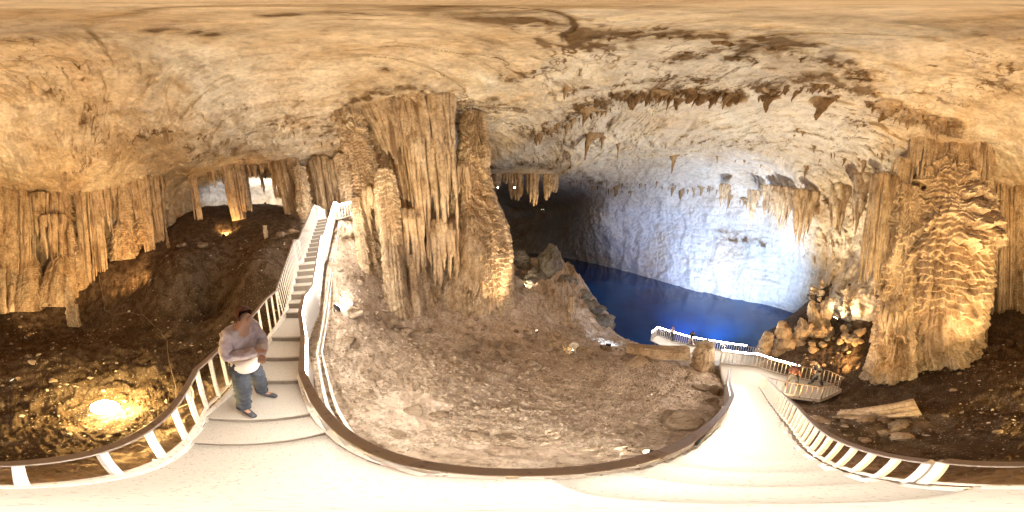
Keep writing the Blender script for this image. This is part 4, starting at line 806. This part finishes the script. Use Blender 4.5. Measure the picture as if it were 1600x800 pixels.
floodlight((13.0, 5.2, -9.75), (38, 24, -3), 26000, (.42, .55, 1), 'second cool floodlight under the viewing platform', .3, 78, radius=.4, glass=M['lampcool'], lift=0, blend=1.0)
floodlight((13.75, 2.2, -9.75), (17.5, 3.2, 13), 15000, (1, .86, .62), 'pale floodlight hung outside the viewing platform aimed at the roof', .3, 118, radius=.4, glass=M['lampcool'], lift=0)  # unseen lamp added to brighten the roof over the lake

# ------------------------------------------------------------------ people
def skin(name, V, E, R, mat, parent, root=0, sub=2):
    me = bpy.data.meshes.new(name); me.from_pydata(V, E, []); o = bpy.data.objects.new(name, me); C.objects.link(o)
    m = o.modifiers.new('skin', 'SKIN')
    for v, r in zip(me.skin_vertices[0].data, R): v.radius = (r, r) if not hasattr(r, '__len__') else r; v.use_root = False
    me.skin_vertices[0].data[root].use_root = True
    m.use_smooth_shade = True; m2 = o.modifiers.new('sub', 'SUBSURF'); m2.levels = sub; m2.render_levels = sub
    bpy.context.view_layer.update(); dg = bpy.context.evaluated_depsgraph_get(); me2 = bpy.data.meshes.new_from_object(o.evaluated_get(dg))
    bpy.data.objects.remove(o); me2.name = name; me2.materials.clear()
    if name in ('jacket', 'trousers') and sub > 1:        # cloth folds
        n = len(me2.vertices); co = np.empty(n * 3, np.float32); me2.vertices.foreach_get('co', co); co = co.reshape(-1, 3); no = np.empty(n * 3, np.float32); me2.vertices.foreach_get('normal', no); no = no.reshape(-1, 3)
        me2.vertices.foreach_set('co', (co + no * (.022 * fbm(co[:, 0] * 9, co[:, 1] * 9, co[:, 2] * 14, 3, .6, True))[:, None]).ravel()); me2.update()
    if True: pass; me2.materials.append(mat)
    for p in me2.polygons: p.use_smooth = True
    return link(name, me2, parent)
def person(loc, facing, label, coat, legs, h=1.7, arms='folded', wide=.0, stride=.12, lean=.05, near=False, group='visitors on the walkways', shirt=None, headm=None, bow=.05):
    t = thing('person', label, 'person', loc, math.atan2(facing[1], facing[0]) - PI / 2, group); t.scale = (h / 1.7,) * 3
    ln = lean; P = [(0, 0, .92), (0, ln * .4, 1.12), (0, ln * .9, 1.34), (0, ln * 1.3 + bow * .4, 1.46), (0, ln * 1.4 + bow, 1.53), (0, ln * 1.4 + bow * 1.4, 1.63)]
    Ra = [.11, .10, .12, .05, .075, .065]; E = [(0, 1), (1, 2), (2, 3), (3, 4), (4, 5)]
    def add(pts, rad, at):
        i0 = len(P); prev = at
        for p, r in zip(pts, rad): P.append(p); Ra.append(r); E.append((prev, len(P) - 1)); prev = len(P) - 1
        return prev
    LEG = {}; ARM = {}
    for s_ in (-1, 1):
        fw = stride * s_; kn = ((.095 + wide * .5) * s_, fw * .6 + .05, .50); an = ((.10 + wide) * s_, fw, .09)
        LEG[s_] = ((.085 * s_, 0, .86), kn, an, ((.13 + wide) * s_, fw + .15, .045)); add(LEG[s_], (.085, .055, .038, .032), 0)
        sh = (.175 * s_, ln, 1.385)
        if arms == 'folded': el_ = (.25 * s_, ln + .02, 1.14); wr = (.05 * s_, ln + .20, 1.13 + .04 * s_)
        elif arms == 'up': el_ = (.23 * s_, ln + .12, 1.16); wr = (.07 * s_, ln + .28, 1.34)
        else: el_ = (.23 * s_, ln - .03, 1.12); wr = (.24 * s_, ln + .05, .88)
        ARM[s_] = (sh, el_, wr); w = add((sh, el_, wr), (.052, .040, .027), 2)
        d = (Vector(wr) - Vector(el_)).normalized(); pm = Vector(wr) + d * .05; side = d.cross(Vector((0, 0, 1))).normalized()
        if abs(d.z) > .9: side = Vector((0, 1, 0))
        if near:
            w = add([tuple(pm)], [.026], w)
            for k, (o_, L) in enumerate(((-.028, .055), (-.010, .07), (.010, .066), (.028, .05))):
                q = pm + side * o_ + d * .03; add([tuple(q), tuple(q + d * L * .5 + Vector((0, 0, -.008))), tuple(q + d * L * .75 + Vector((0, 0, -.03)))], (.010, .009, .008), w)
            q = pm - side * .03; add([tuple(q), tuple(q - side * .02 + d * .035)], (.011, .009), w)
        else: add([tuple(pm), tuple(pm + d * .06)], (.024, .014), w)
    hd = Vector(P[5]); add([(0, P[4][1] + .088, 1.57)], (.016,), 4)
    skin('body', P, E, Ra, headm or M['skin'], t, 0, 2 if near else 1)
    # jacket
    V = [(0, 0, .96), (0, ln * .4, 1.12), (0, ln * .9, 1.32), (0, ln * 1.2, 1.43)]; EE = [(0, 1), (1, 2), (2, 3)]; RR = [(.18, .135), (.18, .135), (.185, .135), .075]
    for s_ in (-1, 1):
        i0 = len(V); sh, el_, wr = [Vector(p) for p in ARM[s_]]; V += [tuple(sh), tuple(sh.lerp(el_, .5)), tuple(el_), tuple(el_.lerp(wr, .6)), tuple(el_.lerp(wr, 1.12))]; RR += [.082, .076, .070, .062, .054]; EE += [(2, i0), (i0, i0 + 1), (i0 + 1, i0 + 2), (i0 + 2, i0 + 3), (i0 + 3, i0 + 4)]
    skin('jacket', V, EE, RR, coat, t, 0, 3 if near else 1)
    if shirt: mb = MB(); mb.lathe([(.155, .0), (.172, .04), (.168, .12), (.15, .2)], 20, (0, .005, .80)); mb.build('shirt_hem', shirt, t)
    V = [(0, 0, .93), (0, 0, 1.03)]; EE = [(0, 1)]; RR = [(.13, .11), (.12, .10)]
    for s_ in (-1, 1):
        i0 = len(V); a, k, n_, to = [Vector(p) for p in LEG[s_]]; V += [tuple(a), tuple(a.lerp(k, .5)), tuple(k), tuple(k.lerp(n_, 1.1))]; RR += [.11, .10, .082, .072]; EE += [(0, i0), (i0, i0 + 1), (i0 + 1, i0 + 2), (i0 + 2, i0 + 3)]
    skin('trousers', V, EE, RR, legs, t, 0, 3 if near else 1)
    for s_ in (-1, 1):
        an, to = Vector(LEG[s_][2]), Vector(LEG[s_][3]); skin('shoe', [(an.x, an.y - .05, .05), (an.x, an.y + .02, .055), (to.x, to.y, .042), (to.x, to.y + .05, .038)], [(0, 1), (1, 2), (2, 3)], [.045, .05, .045, .035], M['shoe'], t, 0, 1)
    bm = bmesh.new(); bmesh.ops.create_uvsphere(bm, u_segments=20, v_segments=14, radius=1); c = Vector((0, P[4][1] - .012, 1.605))
    for v in bm.verts:
        n_ = 1 + .06 * math.sin(v.co.x * 9 + v.co.z * 7) * (near and 1 or 0)
        v.co = Vector((v.co.x * .089 * n_, v.co.y * .105 * n_, v.co.z * .09 * n_)) + c
    bmesh.ops.delete(bm, geom=[v for v in bm.verts if v.co.z < 1.53 or (v.co.y > c.y + .035 and v.co.z < 1.65)], context='VERTS')
    for f in bm.faces: f.smooth = True
    me = bpy.data.meshes.new('hair'); bm.to_mesh(me); bm.free(); me.materials.append(M['hair']); link('hair', me, t)
    return t
pp = on_z(398, 629, -2.40)
person(pp, (.70, .70), 'person in mauve jacket and dark jeans coming down the near stairs', M['purple'], M['denim'], 1.86, 'folded', wide=.09, stride=.05, lean=.06, near=True, shirt=M['pale'], bow=.08)
for px, py, z, f, lab, co, le, ar in [(1050, 531, -9.5, (-.4, .9), 'visitor in grey by the peak of the far glowing railing', M['purple'], M['denim'], 'folded'), (1078, 540, -9.5, (.9, -.2), 'visitor in black with pale trousers above the broken stump', M['black'], M['pale'], 'up'),
                                (1236, 603, -6.6, (.8, -.6), 'visitor in dark red walking on the lower platform', M['redbrown'], M['denim'], 'down'), (1276, 601, -6.6, (-.3, .9), 'visitor in black standing at the lower platform end', M['black'], M['denim'], 'folded')]:
    person(on_z(px, py, z), f, lab, co, le, 1.68, ar, .1)

# ------------------------------------------------------------------ small things
# white horn shaped shade by its lamp
hp = on_ground(898, 556, -5.6); mb = MB(); mb.lathe([(.05, 0), (.06, .18), (.09, .34), (.17, .47), (.21, .5), (.20, .5), (.16, .46), (.08, .33), (.05, .18), (.04, .01)], 22, hp, Matrix.Rotation(-.15, 3, 'Y')); mb.build('horn_shade', M['plastic'], label='white horn shaped plastic shade standing by the slope brow', cat='shade')
# cable across the left floor and its junction box
cp = [(140, 478), (160, 487), (165, 498), (180, 500), (203, 499), (225, 508), (250, 522), (262, 535), (268, 560), (272, 590), (276, 603)]
mb = MB(); zs = [-3.5, -3.5, -3.45, -3.4, -3.3, -3.2, -3.1, -3.0, -2.9, -2.5, -2.2]; P = []
for (a, b), z in zip(cp, zs): p = on_z(a, b, z); g = gz1(p.x, p.y); P.append(Vector((p.x, p.y, max(g, min(z, g + .6)) + .03)))
P[-1] = Vector((-1.75, -.95, -1.6)); P[-2] = Vector((-1.8, -1.1, -2.3)); P[-3] = Vector((-2.1, -1.5, gz1(-2.1, -1.5) + .02))
fine = []
for i in range(len(P) - 1):
    for k in range(5): q = P[i].lerp(P[i + 1], k / 5); fine.append(q + Vector((.03 * math.sin(i + k), .03 * math.cos(2 * i + k), 0)))
mb.tube(fine + [P[-1]], .012, 6); mb.build('cable', M['cable'], label='thin pale cable crossing the dark floor up to the railing', cat='cable')
bp_ = P[4]; mb = MB(); mb.box(bp_ + Vector((0, 0, .06)), (.16, .12, .1), None, .01); jb = mb.build('junction_box', M['plastic'], label='small pale junction box on the dark floor cable', cat='junction box')
mb = MB(); mb.box(bp_ + Vector((0, 0, .118)), (.13, .09, .012), None, .003); mb.build('lid', M['paint'], jb)
